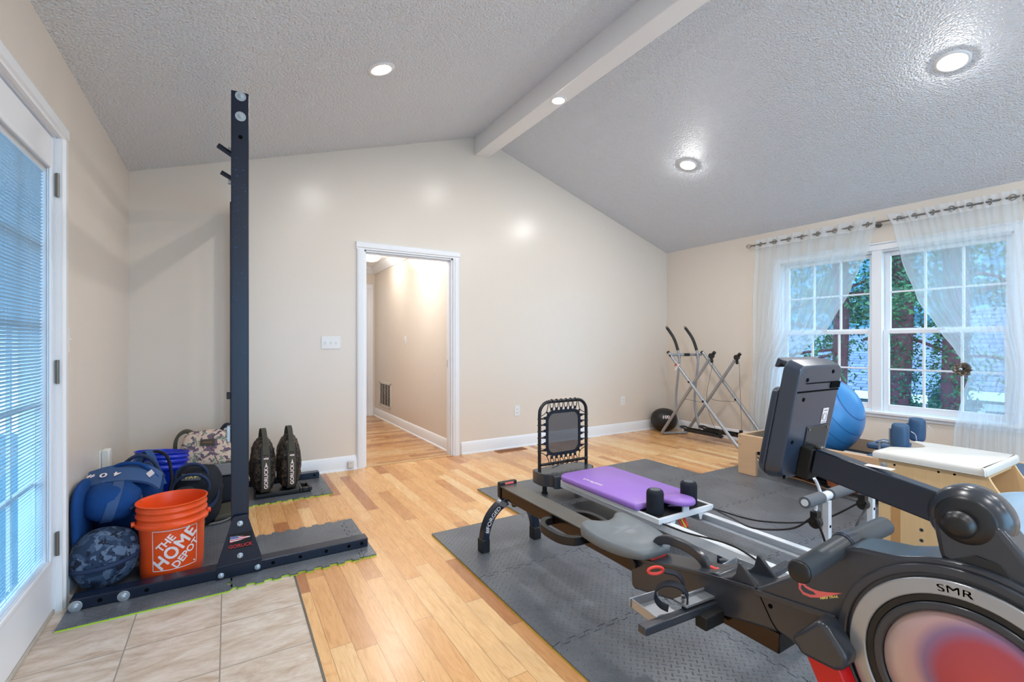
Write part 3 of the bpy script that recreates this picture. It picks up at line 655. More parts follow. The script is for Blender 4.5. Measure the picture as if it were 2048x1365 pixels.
# ================================================================== CURTAINS
def curtain(name, label, edge, far, top, y_tie, z_tie, folds, seed, xbase=5.195):
    """edge(z)->y of the swept inner edge, far(z)->y of the straight outer edge."""
    rnd = random.Random(seed); t = thing(name, label, 'curtain', (xbase, (edge(top)+far(top))/2, .01), 'sheer white curtains')
    ph = [rnd.uniform(0, 6) for _ in range(4)]
    def P_(s, z):
        ye, yf = edge(z), far(z); g = abs(ye-yf)/abs(edge(top)-far(top))
        y = ye+(yf-ye)*s
        amp = (.026 if z > z_tie+.5 else .024)*(.6+.4*math.sin(3*s+ph[0]))*(1.15-.4*g)
        # near the tie the cloth of the swept half is gathered
        x = xbase+amp*math.sin(2*PI*folds*s+ph[1]+.5*math.sin(z*1.3+ph[2]))+.007*math.sin(2*PI*folds*2.3*s+ph[3]+z*.8)
        y += .008*math.sin(2*PI*folds*.7*s+z*1.1+ph[2])*(1 if 0 < s < 1 else 0)
        return Vector((min(x, XR-.05), y, z))
    def sheet(z0, z1, m, nm, n2):
        b = B(); ns = 150; rows = [[b.bm.verts.new(P_(i/ns, z0+(z1-z0)*j/n2)) for i in range(ns+1)] for j in range(n2+1)]
        for j in range(n2):
            for i in range(ns): b.bm.faces.new((rows[j][i], rows[j][i+1], rows[j+1][i+1], rows[j+1][i]))
        return obj(nm, b, m, t, sharp=3)
    sheet(.015, .10, M['sheer_hem'], 'bottom_hem', 4); sheet(.10, top-.10, M['sheer'], 'cloth', 70); sheet(top-.10, top, M['sheer_hem'], 'top_hem', 4)
    for k in range(int(folds)):
        s = (k+.5)/folds; p = P_(s, ZR); dy = P_(s+.01, ZR)-p; nn = Vector((-dy.y, dy.x, 0)).normalized()
        b = B(); R_ = nn.to_track_quat('Z', 'Y').to_matrix()
        b.tube([p+R_ @ Vector((math.cos(a)*.021, math.sin(a)*.021, 0)) for a in [i*2*PI/18 for i in range(18)]], .0045, 8, closed=True); obj('grommet', b, M['pewter'], t)
    return t
ZR = 2.305
def interp(tab):
    def f(z):
        if z >= tab[0][0]: return tab[0][1]
        for (za, ya), (zb, yb) in zip(tab, tab[1:]):
            if z >= zb:
                k = (z-zb)/(za-zb); k = k*k*(3-2*k)*.35+k*.65; return yb+(ya-yb)*k
        return tab[-1][1]
    return f
edR = interp([(2.36, 1.905), (2.25, 1.856), (1.93, 1.79), (1.56, 1.675), (1.29, 1.53), (1.10, 1.42), (.98, 1.35), (.90, 1.345), (.75, 1.385), (.45, 1.44), (0, 1.47)])
faR = interp([(2.36, 1.045), (1.6, 1.02), (1.0, 1.00), (.4, 1.02), (0, 1.02)])
curtain('sheer_curtain', 'sheer white curtain on the right, tied back by the taupe flower', edR, faR, 2.36, 1.36, .97, 7, 11)
edL = interp([(2.36, 1.975), (2.10, 2.03), (1.70, 2.19), (1.36, 2.37), (1.08, 2.64), (.95, 2.80), (.88, 2.85), (.75, 2.87), (.45, 2.91), (0, 2.95)])
faL = interp([(2.36, 3.175), (1.6, 3.20), (1.0, 3.19), (.4, 3.225), (0, 3.23)])
curtain('sheer_curtain', 'sheer white curtain on the left of the window, behind the tall console', edL, faL, 2.36, 2.85, .88, 8, 21)
t = thing('curtain_rod', 'pewter curtain rod above the window with cage finials', 'curtain rod', (5.19, 2.1, ZR))
b = B(); b.cyl((5.195, .98, ZR), (5.195, 3.22, ZR), .008); obj('rod', b, M['pewter'], t)
for yy, sg in ((.98, -1), (3.22, 1)):
    b = B()
    for k in range(6):
        a = k*PI/3; b.tube([(5.195+math.sin(u)*.024*math.cos(a), yy+sg*(.028-.028*math.cos(u)), ZR+math.sin(u)*.024*math.sin(a)) for u in [i*PI/10 for i in range(11)]], .002, 6)
    obj('finial', b, M['pewter'], t)
for yy in (1.03, 2.0, 3.18):
    b = B(); b.cyl((5.195, yy, ZR-.012), (XR-.001, yy, ZR-.012), .005); b.cyl((XR-.006, yy, ZR-.012), (XR, yy, ZR-.012), .025); obj('bracket', b, M['pewter'], t)
t = thing('flower_tieback', 'taupe tulle flower tieback with a jewelled centre on the right curtain', 'curtain tieback', (5.09, 1.365, .965))
b = B(); rnd = random.Random(2)
for k in range(150):
    u = Vector((-abs(rnd.gauss(0, .6))-.15, rnd.gauss(0, 1), rnd.gauss(0, 1))).normalized(); r_ = rnd.uniform(.038, .062); v = u.orthogonal().normalized(); v = Quaternion(u, rnd.uniform(0, 6)) @ v
    c = Vector((5.115, 1.365, .965)); b.face([c+v*.004, c-v*.004, c+u*r_-v*.011, c+u*(r_+.004), c+u*r_+v*.011])
obj('petals', b, M['flower'], t, smooth=False)
b = B(); b.blob((5.068, 1.365, .965), (.008, .012, .012), seg=12); obj('jewel', b, M['zinc'], t)
b = B(); b.cyl((5.11, 1.365, .965), (5.16, 1.365, .965), .012); obj('clip', b, M['pewter'], t)

# ================================================================== FLOOR MATS
def wave(t, pitch, amp):
    u = (t/pitch) % 1
    return amp*(1 if .03 < u < .47 else -1 if .53 < u < .97 else 0)
def mat_tile(x0, x1, y0, y1, e, label, group, green='mat_green'):
    """e = edge kinds for (front y0, right x1, back y1, left x0): 's' straight, 't' toothed"""
    A, PT, g = .010, .0763, .0017
    def line(a, c, hor, kind, side):
        out = []
        if kind == 's': return [a, c]
        lo, hi = min(a, c), max(a, c); out = [lo, hi]
        for m in range(int(lo/PT)-2, int(hi/PT)+3):
            for u in (.035, .465, .535, .965): out.append((m+u)*PT)
        out = sorted(v for v in out if lo <= v <= hi); return out if c > a else out[::-1]
    pts = []
    def addh(xa, xb, y, kind, inset):
        for x in line(xa, xb, True, kind, 0): pts.append((x, y+inset+(wave(x, PT, A) if kind == 't' and min(abs(x-xa), abs(x-xb)) > .012 else 0)))
    def addv(ya, yb, x, kind, inset):
        for y in line(ya, yb, False, kind, 0): pts.append((x+inset+(wave(y, PT, A) if kind == 't' and min(abs(y-ya), abs(y-yb)) > .012 else 0), y))
    addh(x0+g, x1-g, y0, e[0], g); addv(y0+g, y1-g, x1, e[1], -g); addh(x1-g, x0+g, y1, e[2], -g); addv(y1-g, y0+g, x0, e[3], g)
    q = []
    for p in pts:
        if not q or (abs(p[0]-q[-1][0])+abs(p[1]-q[-1][1])) > 1e-5: q.append(p)
    t = thing('foam_floor_mat', label, 'floor mat', ((x0+x1)/2, (y0+y1)/2, 0), group)
    b = B(); b.prism(q, fxy, .006, .0125); obj('top_layer', b, M['mat'], t)
    b = B(); b.prism(q, fxy, .0002, .0058); obj('bottom_layer', b, M[green], t, label='bright green underside')
g1 = 'diamond plate mats under the steel rack'
mat_tile(-.602, .01, 2.583, 3.215, 'stss', 'black mat under the orange bucket with a straight lime edge on the tile', g1)
mat_tile(.01, .63, 2.600, 3.215, 'ttts', 'black mat under the right end of the front rack foot, toothed lime edge', g1)
mat_tile(.63, .703, 2.600, 3.215, 'ssst', 'narrow black edging strip of the front rack mat', g1)
mat_tile(-.602, .03, 3.215, 3.84, 'stss', 'black mat behind the orange bucket', g1)
mat_tile(-.602, .03, 3.84, 4.47, 'stss', 'black mat in the corner under the camouflage pack', g1)
mat_tile(.03, .63, 3.845, 4.47, 'ttss', 'black mat under the two upright camouflage weight bags', g1)
mat_tile(.63, .70, 3.845, 4.47, 'ssst', 'narrow black edging strip beside the weight bags', g1)
g2 = 'large exercise floor mats'
xs = [1.063, 1.70, 2.335, 2.965, 3.60, 4.22, 4.83]; ys = [3.345, 2.705, 2.07, 1.455, .84, .225, -.39]
names_r = ['row nearest the end wall', 'row under the rower end', 'row under the grey seat', 'row in front of that', 'row under the flywheel', 'row nearest the camera']
names_c = ['first column from the wood aisle', 'second column from the wood aisle', 'third column from the wood aisle', 'fourth column from the wood aisle', 'fifth column from the wood aisle', 'column nearest the window']
for j in range(6):
    for i in range(6):
        if j == 0 and i not in (1, 2, 3): continue
        e = ['t', 't', 't', 't']
        if i == 0 or (j == 0 and i == 1): e[3] = 's'
        if i == 5 or (j == 0 and i == 3): e[1] = 's'
        if j == 5: e[0] = 's'
        if j == 0 or (j == 1 and i not in (1, 2, 3)): e[2] = 's'
        mat_tile(xs[i], xs[i+1], ys[j+1], ys[j], ''.join(e), 'grey-black diamond plate mat, %s, %s' % (names_r[j], names_c[i]), g2, 'mat_yellow')
MZ = .0128

# ================================================================== STEEL RACK
rk = thing('pull_up_rack', 'tall black steel pull-up rack with a gusset plate and bolted feet', 'exercise rack', (.05, 2.76, MZ))
def bolt(x, z, r, parent, y=2.72, big=False):
    b = B()
    if big: b.cyl((x, y, z), (x, y-.004, z), r, seg=32); b.cyl((x, y-.004, z), (x, y-.006, z), r*.6, seg=24)
    else: b.cyl((x, y, z), (x, y-.003, z), r, seg=24)
    y2 = y-(.006 if big else .003); b.cyl((x, y2, z), (x, y2-.010, z), r*(.45 if big else .72), seg=6); b.cyl((x, y2-.010, z), (x, y2-.016, z), r*(.3 if big else .45), seg=16)
    return obj('bolt', b, M['zinc'], parent, bev=.001)
b = B(); b.bb(-.587, .685, 2.721, 2.797, MZ, .062); ft = obj('front_foot', b, M['black_steel'], rk, bev=.004)
for x in (-.485, -.32, .20, .33, .46, .58, .65):
    b = B(); b.cyl((x, 2.7215, .037), (x, 2.7195, .037), .009, seg=16); obj('foot_hole', b, M['hole'], ft)
bolt(-.566, .033, .024, rk, big=True); bolt(-.403, .033, .023, rk, big=True)
b = B(); b.bb(.013, .091, 2.731, 2.785, .0625, 2.444); up = obj('upright', b, M['black_steel'], rk, bev=.004)
bolt(.054, 2.42, .024, rk, 2.731, True); bolt(.054, 2.318, .024, rk, 2.731, True)
for z in (2.215,): b = B(); b.cyl((.054, 2.732, z), (.054, 2.7295, z), .010, seg=16); obj('upright_hole', b, M['hole'], up)
b = B(); b.prism([(.020, .305), (.028, .312), (.080, .312), (.087, .303), (.148, .085), (.150, .0135), (-.050, .0135), (-.048, .080)], lambda p, q, h: Vector((p, h, q)), 2.712, 2.7195); 
gp = obj('gusset_plate', b, M['black_steel'], rk, bev=.0015)
b = B(); b.tube([(-.047, 2.716, .072), (.148, 2.716, .077)], .0055, 10); obj('plate_bend', b, M['black_steel'], gp)
for x, z in ((.052, .273), (.052, .113), (-.029, .032), (.129, .036)): bolt(x, z, .0135, rk, 2.712)
b = B(); b.bb(.0015, .106, 2.7112, 2.7118, .148, .226); st = obj('brand_sticker', b, M['black_m'], gp)
fs = lambda dx, dz, sz=1: (lambda p, q, h: Vector((dx+p, 2.7108, dz+q)))
b = B(); b.text('GORUCK', .0235, fs(.054, .163), .0003, sx=1.05); obj('lettering', b, M['flag_red'], st, label='red GORUCK lettering')
# spearhead flag: stripes clipped to an arrow outline
b1, b2, b3 = B(), B(), B()
def spear_h(u): return .0155*(1-u)**.75 if u > .18 else .0155
for k in range(7):
    lo = -1+2*k/7; hi = -1+2*(k+1)/7
    pts_t = []; n_ = 16
    for i in range(n_+1):
        u = i/n_; h_ = spear_h(u); pts_t.append((.008+.09*u, max(min(hi*.0155, h_), -h_), max(min(lo*.0155, h_), -h_)))
    for a, c in zip(pts_t, pts_t[1:]):
        if abs(a[1]-a[2])+abs(c[1]-c[2]) < 1e-5: continue
        tgt = (b1 if k % 2 == 0 else b2)
        tgt.face([(a[0], 2.7108, .200+a[2]), (c[0], 2.7108, .200+c[2]), (c[0], 2.7108, .200+c[1]+1e-6), (a[0], 2.7108, .200+a[1]+1e-6)])
b3.face([(.008, 2.7104, .2005), (.046, 2.7104, .2005), (.042, 2.7104, .2145), (.008, 2.7104, .2145)])
obj('flag_stripes', b1, M['flag_red'], st, smooth=False, label='red flag stripes'); obj('flag_stripes', b2, M['trim'], st, smooth=False, label='white flag stripes'); obj('flag_canton', b3, M['flag_blue'], st, smooth=False, label='blue flag corner')
b = B()
for r_ in range(3):
    for c_ in range(6): x, z = .0115+c_*.006+(r_ % 2)*.003, .2035+r_*.0042; b.face([(x-.0012, 2.7101, z), (x, 2.7101, z-.0012), (x+.0012, 2.7101, z), (x, 2.7101, z+.0012)])
obj('flag_stars', b, M['trim'], st, smooth=False)
rnd = random.Random(12); b = B()
for k in range(46):
    c = Vector((.05+rnd.uniform(-.03, .03), 2.7303, 2.14-abs(rnd.gauss(0, .36)))); s_ = rnd.uniform(.0012, .0045)
    b.face([c+Vector((math.cos(a)*s_*rnd.uniform(.5, 1.4), 0, math.sin(a)*s_*rnd.uniform(.4, 1))) for a in [i*PI/3 for i in range(6)]])
obj('paint_scuffs', b, M['navy_l'], up, smooth=False, label='pale scuff marks')
b = B(); b.bb(-.55, .675, 4.33, 4.40, MZ, .064); bf = obj('rear_foot', b, M['black_steel'], rk, bev=.004)
b = B(); b.cyl((.636, 4.3305, .04), (.636, 4.328, .04), .009, seg=14); obj('foot_hole', b, M['hole'], bf)
b = B(); b.bb(.013, .091, 4.335, 4.39, .064, 2.30); obj('upright', b, M['black_steel'], rk, bev=.004)
b = B(); b.bb(.022, .082, 2.786, 4.345, 2.21, 2.285); obj('crossbeam', b, M['black_steel'], rk, bev=.004)
for y, z, dx, dz in ((2.92, 2.205, -.045, .030), (3.35, 2.21, -.035, .008)):
    b = B(); b.cyl((dx, y, z+dz*.5), (.03, y, z-.03), .014, seg=16); obj('grip_peg', b, M['black_steel'], rk)
b = B(); b.cyl((.0, 3.0, 2.235), (.022, 3.0, 2.235), .015, seg=16); b.cyl((.0, 3.6, 2.235), (.022, 3.6, 2.235), .015, seg=16); obj('beam_bolt', b, M['zinc'], rk)
b = B(); b.box((.005, 2.775, .91), (.022, .025, .035)); b.cyl((-.006, 2.775, .905), (.02, 2.775, .905), .006); obj('spotter_pin', b, M['black'], rk, bev=.003)
b = B(); b.cyl((-.018, 2.79, .74), (.02, 2.79, .74), .004); b.box((.004, 2.79, .715), (.015, .03, .08)); obj('spotter_pin', b, M['zinc'], rk, bev=.002)

# ================================================================== BUCKETS
def bucket(name, label, c, mat, tilt=None, decorate=None, rt=.152, rb=.13, hgt_=.368):
    t = thing(name, label, 'bucket', c); c0 = Vector(c); R_ = tilt or Matrix.Identity(3); ax = R_ @ Vector((0, 0, 1)); k = rt/.152
    prof = [(0, .004), (rb-.012, .004), (rb-.004, 0), (rb, .004), (rb+.004, .06), (rt-.014, hgt_-.115), (rt-.013, hgt_-.112), (rt+.002, hgt_-.11), (rt+.004, hgt_-.098), (rt-.008, hgt_-.092), (rt-.008, hgt_-.07), (rt-.001, hgt_-.066), (rt-.001, hgt_-.058), (rt-.008, hgt_-.054), (rt-.008, hgt_-.038), (rt-.002, hgt_-.034), (rt-.002, hgt_-.026), (rt-.008, hgt_-.022), (rt-.006, hgt_-.006), (rt, hgt_-.004), (rt, hgt_), (rt-.006, hgt_+.001), (rt-.013, hgt_-.02), (rb-.006, .012), (0, .010)]
    b = B(); b.lathe(prof, c0, ax, 64); obj('bucket_shell', b, mat, t, sharp=1.2)
    return t
bk = Vector((-.243, 2.958, MZ))
t = bucket('orange_bucket', 'orange plastic bucket with a white square shop logo', bk, M['orange'])
aim = math.atan2(-bk.y, -bk.x)+.10          # direction the label faces
def wrap(p, q, h, lift=.0014):
    z = .152+q; r_ = .134+(z-.06)*(.138-.134)/.19+lift; a = aim+p/.137
    return Vector((bk.x+r_*math.cos(a), bk.y+r_*math.sin(a), bk.z+z))
b = B()
def wrapquad(x0, y0, x1, y1, wd):
    n_ = 16; d = Vector((x1-x0, y1-y0)); nn = Vector((-d.y, d.x)).normalized()*wd/2
    for i in range(n_):
        a, c = Vector((x0, y0))+d*(i/n_), Vector((x0, y0))+d*((i+1)/n_)
        b.face([wrap(*(a-nn), 0), wrap(*(c-nn), 0), wrap(*(c+nn), 0), wrap(*(a+nn), 0)])
hs = .096
for s_ in ((-hs, -hs, hs, -hs), (hs, -hs, hs, hs), (hs, hs, -hs, hs), (-hs, hs, -hs, -hs)): wrapquad(*s_, .0035)
obj('logo_frame', b, M['label_white'], t, smooth=False, label='white square outline')
def rot45(dx, dy, ky=1.0):
    ca, sa = math.cos(PI/4), math.sin(PI/4)
    return lambda p, q, h: wrap(dx+p*ca-q*ky*sa, dy+p*sa+q*ky*ca, 0)
def dense(fn): return fn
b = B(); b.text('THE', .046, rot45(-.040, .036), .0014, sx=1.05); b.text('HOME', .082, rot45(.000, .000), .0026, sx=.90, spacing=1.12); b.text('DEPOT', .047, rot45(.045, -.035), .0014, sx=1.0)

obj('logo_lettering', b, M['label_white'], t, smooth=False, label='white lettering THE HOME DEPOT')
b = B(); b.cyl(wrap(.084, -.084, 0), wrap(.084, -.084, 0)+Vector((math.cos(aim), math.sin(aim), 0))*.0004, .004, seg=12); obj('logo_registered_mark', b, M['label_white'], t)
b = B(); pts = []
sx_ = Vector((-math.sin(aim), math.cos(aim), 0))
for k in range(15):
    a = PI*k/14; pts.append(bk+sx_*(.158*math.cos(a))+Vector((math.cos(aim), math.sin(aim), 0))*(-.158*math.sin(a)*.86)+Vector((0, 0, .272-.11*math.sin(a))))
b.tube(pts, .0018, 6); obj('bail_handle', b, M['pewter'], t)
for sg in (1, -1):
    b = B(); p = bk+sx_*(.152*sg)+Vector((0, 0, .272)); b.cyl(p, p+sx_*(.014*sg), .013, seg=16); obj('handle_lug', b, M['orange'], t)
tl = Matrix.Rotation(.10, 3, 'Y') @ Matrix.Rotation(-.10, 3, 'X')
t = bucket('blue_bucket', 'blue plastic bucket behind the dark bags, left of the camouflage pack', (-.415, 3.84, .030), M['blue_pl'], tl, hgt_=.43)
b = B(); b.tube([Vector((-.415, 3.84, .030))+tl @ Vector((.15*math.cos(a), .15*math.sin(a), .375)) for a in [i*2*PI/40 for i in range(40)]], .004, 6, closed=True); obj('rim_rib', b, M['blue_pl'], t)

# ================================================================== BAGS IN THE CORNER
def wrinkle_bag(name, label, c, rad, mat, rot=None, seed=0, amp=.02, e=(2.5, 2.4), wr=.01, wf=30, fn=None, cat_='bag'):
    t = thing(name, label, cat_, (c[0], c[1], MZ)); b = B(); b.blob(c, rad, e, rot, amp, 7, 64, seed, wr=wr, wf=wf, fn=fn); obj('bag_body', b, mat, t, sharp=3); return t
# camo sandbag, lowest, against the front foot
R3 = Matrix.Rotation(.25, 3, 'Z') @ Matrix.Rotation(-.10, 3, 'Y')
t = wrinkle_bag('sandbag', 'dark camouflage round sandbag lowest by the door, with a zip band', (-.502, 2.935, .150), (.130, .128, .135), M['camo_blue'], R3, 3, .016, (2.2, 2.1), .008)
b = B(); pts = [Vector((-.502, 2.935, .146))+R3 @ Vector((.133*math.cos(a), .131*math.sin(a), .0)) for a in [i*2*PI/40 for i in range(40)]]
b.tube(pts, 0, sect=[(-.018, -.004), (.018, -.004), (.018, .004), (-.018, .004)], closed=True, up=(0, 0, 1)) if False else b.tube(pts, .011, 10, closed=True); obj('zip_band', b, M['navy_d'], t)
# navy sandbag on top of it
R2 = Matrix.Rotation(.15, 3, 'Z') @ Matrix.Rotation(.08, 3, 'Y')
c2 = Vector((-.502, 3.075, .375))
t = wrinkle_bag('sandbag', 'navy sandbag with a vertical webbing strap, in the middle of the pile', c2, (.118, .13, .090), M['navy'], R2, 8, .014, (2.3, 2.3), .008)
b = B(); b.tube([c2+R2 @ Vector((.0+.02*math.sin(a), .133*math.cos(a), .0925*math.sin(a))) for a in [i*2*PI/36 for i in range(36)]], 0, sect=[(-.0035, -.021), (.0035, -.021), (.0035, .021), (-.0035, .021)], closed=True, up=(1, 0, 0)); obj('webbing_strap', b, M['navy_l'], t)
b = B(); b.tube([c2+R2 @ Vector((.07, -.11, -.02)), c2+R2 @ Vector((.105, -.09, .0)), c2+R2 @ Vector((.115, -.03, .02))], .008, 8, smooth=4); obj('side_handle', b, M['navy_d'], t)
# large navy bag with 40#
c1 = Vector((-.465, 3.33, .255))
t = wrinkle_bag('large_sandbag', 'large bright navy bag marked 40# behind the two sandbags', c1, (.145, .145, .24), M['navy'], Matrix.Rotation(-.1, 3, 'Z'), 5, .02, (2.8, 3.0), .006)
bu = thing('tall_sandbag', 'dark blue bag standing between the pile and the door jamb', 'bag', (-.575, 3.05, MZ)); b = B(); b.blob((-.612, 3.06, .32), (.024, .15, .17), (2.6, 3.2), None, .012, 7, 48, 2); obj('bag_body', b, M['navy'], bu, sharp=3)
b = B(); b.tube([bu.location+Vector((-.008, .08, .43)), bu.location+Vector((.03, .06, .455)), bu.location+Vector((.03, .10, .44))], .008, 8, smooth=3); obj('bag_loop', b, M['navy_l'], bu)
# top flap with lettering lying on the pile
b = B(); pts = [(-.625, 3.20, .465), (-.54, 3.19, .487), (-.44, 3.18, .487), (-.36, 3.18, .462), (-.315, 3.19, .42)]
b.strap(pts, (.0, .15, .05), .012, 5); fl = obj('top_flap', b, M['navy_l'], t)
def flapf(cx): return lambda p, q, h: Vector((cx-p, 3.165-q*.9, .4945-q*.25))
for ch, sz_, px_ in (('4', .065, -.495), ('0', .065, -.55), ('#', .05, -.60)):
    b = B(); b.text(ch, sz_, flapf(px_), .0009); obj('weight_marking', b, M['label_white'], fl, smooth=False, label='white %s of the 40# marking' % ch)
b = B(); b.tube([(-.56, 3.28, .48), (-.49, 3.24, .525), (-.40, 3.22, .515), (-.33, 3.20, .44)], .010, 10, smooth=6); obj('carry_handle', b, M['navy'], t)
b = B(); b.tube([(-.52, 3.34, .48), (-.44, 3.32, .545), (-.37, 3.30, .525), (-.31, 3.28, .42)], .010, 10, smooth=6); obj('carry_handle', b, M['navy_d'], t)
b = B(); b.box((-.355, 3.15, .478), (.03, .002, .03), Matrix.Rotation(-.7, 3, 'Y') @ Matrix.Rotation(-.6, 3, 'X')); obj('small_label', b, M['label_white'], t)
# black duffel with straps
c4 = Vector((-.365, 3.60, .33))
t = wrinkle_bag('duffel_bag', 'dark duffel bag with an arched strap in front of the blue bucket', (-.43, 3.585, .235), (.10, .09, .22), M['navy_d'], None, 12, .022, (2.5, 2.4), .012)
b = B(); b.strap([(-.475, 3.49, .36), (-.44, 3.47, .50), (-.40, 3.45, .545), (-.365, 3.44, .46), (-.325, 3.44, .34)], (.03, .012, .004), .005, 6); obj('shoulder_strap', b, M['navy_l'], t)
b = B(); b.tube([(-.46, 3.52, .42), (-.40, 3.52, .52), (-.32, 3.50, .50), (-.29, 3.48, .38), (-.30, 3.46, .28)], .009, 10, smooth=6); obj('carry_handle', b, M['blk_fab'], t)
# low dark bag
t = wrinkle_bag('gear_bag', 'low black bag pressed behind the orange bucket rim', (-.21, 3.26, .175), (.10, .10, .16), M['blk_fab'], None, 15, .03, (2.3, 2.2), .02)
b = B(); b.strap([(-.31, 3.2, .28), (-.26, 3.17, .335), (-.19, 3.17, .335), (-.13, 3.2, .27)], (.0, .035, .0), .006, 5); obj('bag_strap', b, M['navy_d'], t)
# black backpack with looped handles
c5 = Vector((-.185, 3.62, .19))
t = wrinkle_bag('backpack', 'black backpack with round looped handles and a pale patch', (-.165, 3.63, .205), (.14, .12, .19), M['blk_fab'], Matrix.Rotation(.2, 3, 'Z'), 18, .022, (2.6, 2.5), .014)
for dz, dy, r_ in ((.0, 0, .085), (-.05, -.07, .095)):
    b = B(); b.tube([(-.195+r_*math.cos(a), 3.545+dy, .335+dz+.085*math.sin(a)) for a in [i*PI/12-.25 for i in range(15)]], .0095, 10, smooth=2); obj('looped_handle', b, M['navy_d'], t)
b = B(); b.box((-.195, 3.515, .345), (.10, .004, .04), Matrix.Rotation(.1, 3, 'Y')); pt = obj('name_patch', b, M['grey_fab'], t)
b = B(); b.text('PAT', .034, lambda p, q, h: Vector((-.195+p, 3.5125, .345+q)), .0006); b.box((-.165, 3.5127, .347), (.03, .0005, .012)); obj('patch_lettering', b, M['sticker_y'], pt, smooth=False)
b = B(); b.strap([(-.29, 3.58, .29), (-.27, 3.53, .20), (-.23, 3.50, .14), (-.15, 3.495, .13), (-.07, 3.52, .17), (-.045, 3.56, .26)], (0, 0, .03), .006, 5); obj('compression_strap', b, M['navy_d'], t)
# camouflage ruck
t = thing('camouflage_pack', 'tan and mauve camouflage pack with an olive label, against the end wall', 'backpack', (-.13, 4.12, MZ))
def fnc(v): return Vector((v.x*(1-.14*v.z/.12), v.y*(1-.2*v.z/.12), v.z))
b = B(); b.blob((-.135, 4.09, .405), (.155, .09, .135), (5, 4), Matrix.Rotation(-.22, 3, 'X'), .008, 7, 48, 4, fn=fnc); obj('pack_body', b, M['camo_tan'], t, sharp=3)
b = B(); b.blob((-.12, 4.16, .20), (.145, .09, .185), (4, 4), None, .01, 7, 36, 6); obj('pack_base', b, M['olive'], t, sharp=3)
b = B(); b.box((-.125, 4.008, .465), (.088, .006, .045), Matrix.Rotation(-.22, 3, 'X') @ Matrix.Rotation(.03, 3, 'Y')); lb = obj('sewn_label', b, M['olive'], t, bev=.002)
b = B(); b.box((-.125, 4.0038, .466), (.055, .002, .004), Matrix.Rotation(.05, 3, 'Y')); obj('label_stitching', b, M['leather'], lb)
b = B(); b.strap([(-.20, 4.17, .50), (-.265, 4.17, .53), (-.315, 4.16, .49), (-.325, 4.14, .40), (-.30, 4.12, .30)], (.0, .085, .0), .02, 6); obj('shoulder_strap', b, M['olive'], t, bev=.004)
b = B(); b.strap([(-.06, 4.17, .49), (-.02, 4.17, .55), (.02, 4.17, .54), (.05, 4.15, .46), (.055, 4.13, .36)], (.0, .09, .0), .02, 6); obj('shoulder_strap', b, M['blk_fab'], t, bev=.004)
# grey weight vest plate with NM23 patch
t = thing('grey_plate_carrier', 'grey fabric carrier with a black and white patch below the camouflage pack', 'weight carrier', (-.08, 3.95, MZ))
b = B(); R_ = Matrix.Rotation(-.2, 3, 'X'); b.box((-.075, 3.955, .268), (.34, .03, .085), R_); cr = obj('carrier_body', b, M['grey_fab'], t, bev=.01, seg=3)
b = B(); b.box((-.135, 3.938, .272), (.115, .003, .062), R_); ptc = obj('patch_border', b, M['label_white'], cr)
b = B(); b.box((-.135, 3.9362, .272), (.107, .003, .055), R_); obj('patch_field', b, M['black_m'], cr)
b = B(); b.text('4M23', .042, lambda p, q, h: Vector((-.135+p, 3.934+q*.2, .274+q)), .0012); obj('patch_lettering', b, M['trim'], cr, smooth=False, label='white characters 4M23')
b = B(); b.box((-.13, 3.934, .25), (.10, .001, .006), R_); obj('patch_stripe', b, M['flag_red'], cr)
b = B(); b.blob((-.05, 3.99, .125), (.15, .055, .105), (4, 4), None, .01, 7, 30, 9); obj('carrier_lining', b, M['blk_fab'], t, sharp=3)
t = thing('olive_strap_pouch', 'flat olive and black pouch on the mat behind the upright', 'pouch', (-.02, 3.72, MZ))
b = B(); b.box((-.02, 3.74, .035), (.20, .26, .035), Matrix.Rotation(.3, 3, 'Z')); obj('pouch_body', b, M['olive'], t, bev=.012, seg=3)
b = B(); b.strap([(-.10, 3.56, .02), (-.03, 3.57, .022), (.03, 3.62, .03), (.07, 3.70, .045)], (.01, .03, 0), .005, 5); obj('pouch_strap', b, M['grey_fab'], t)
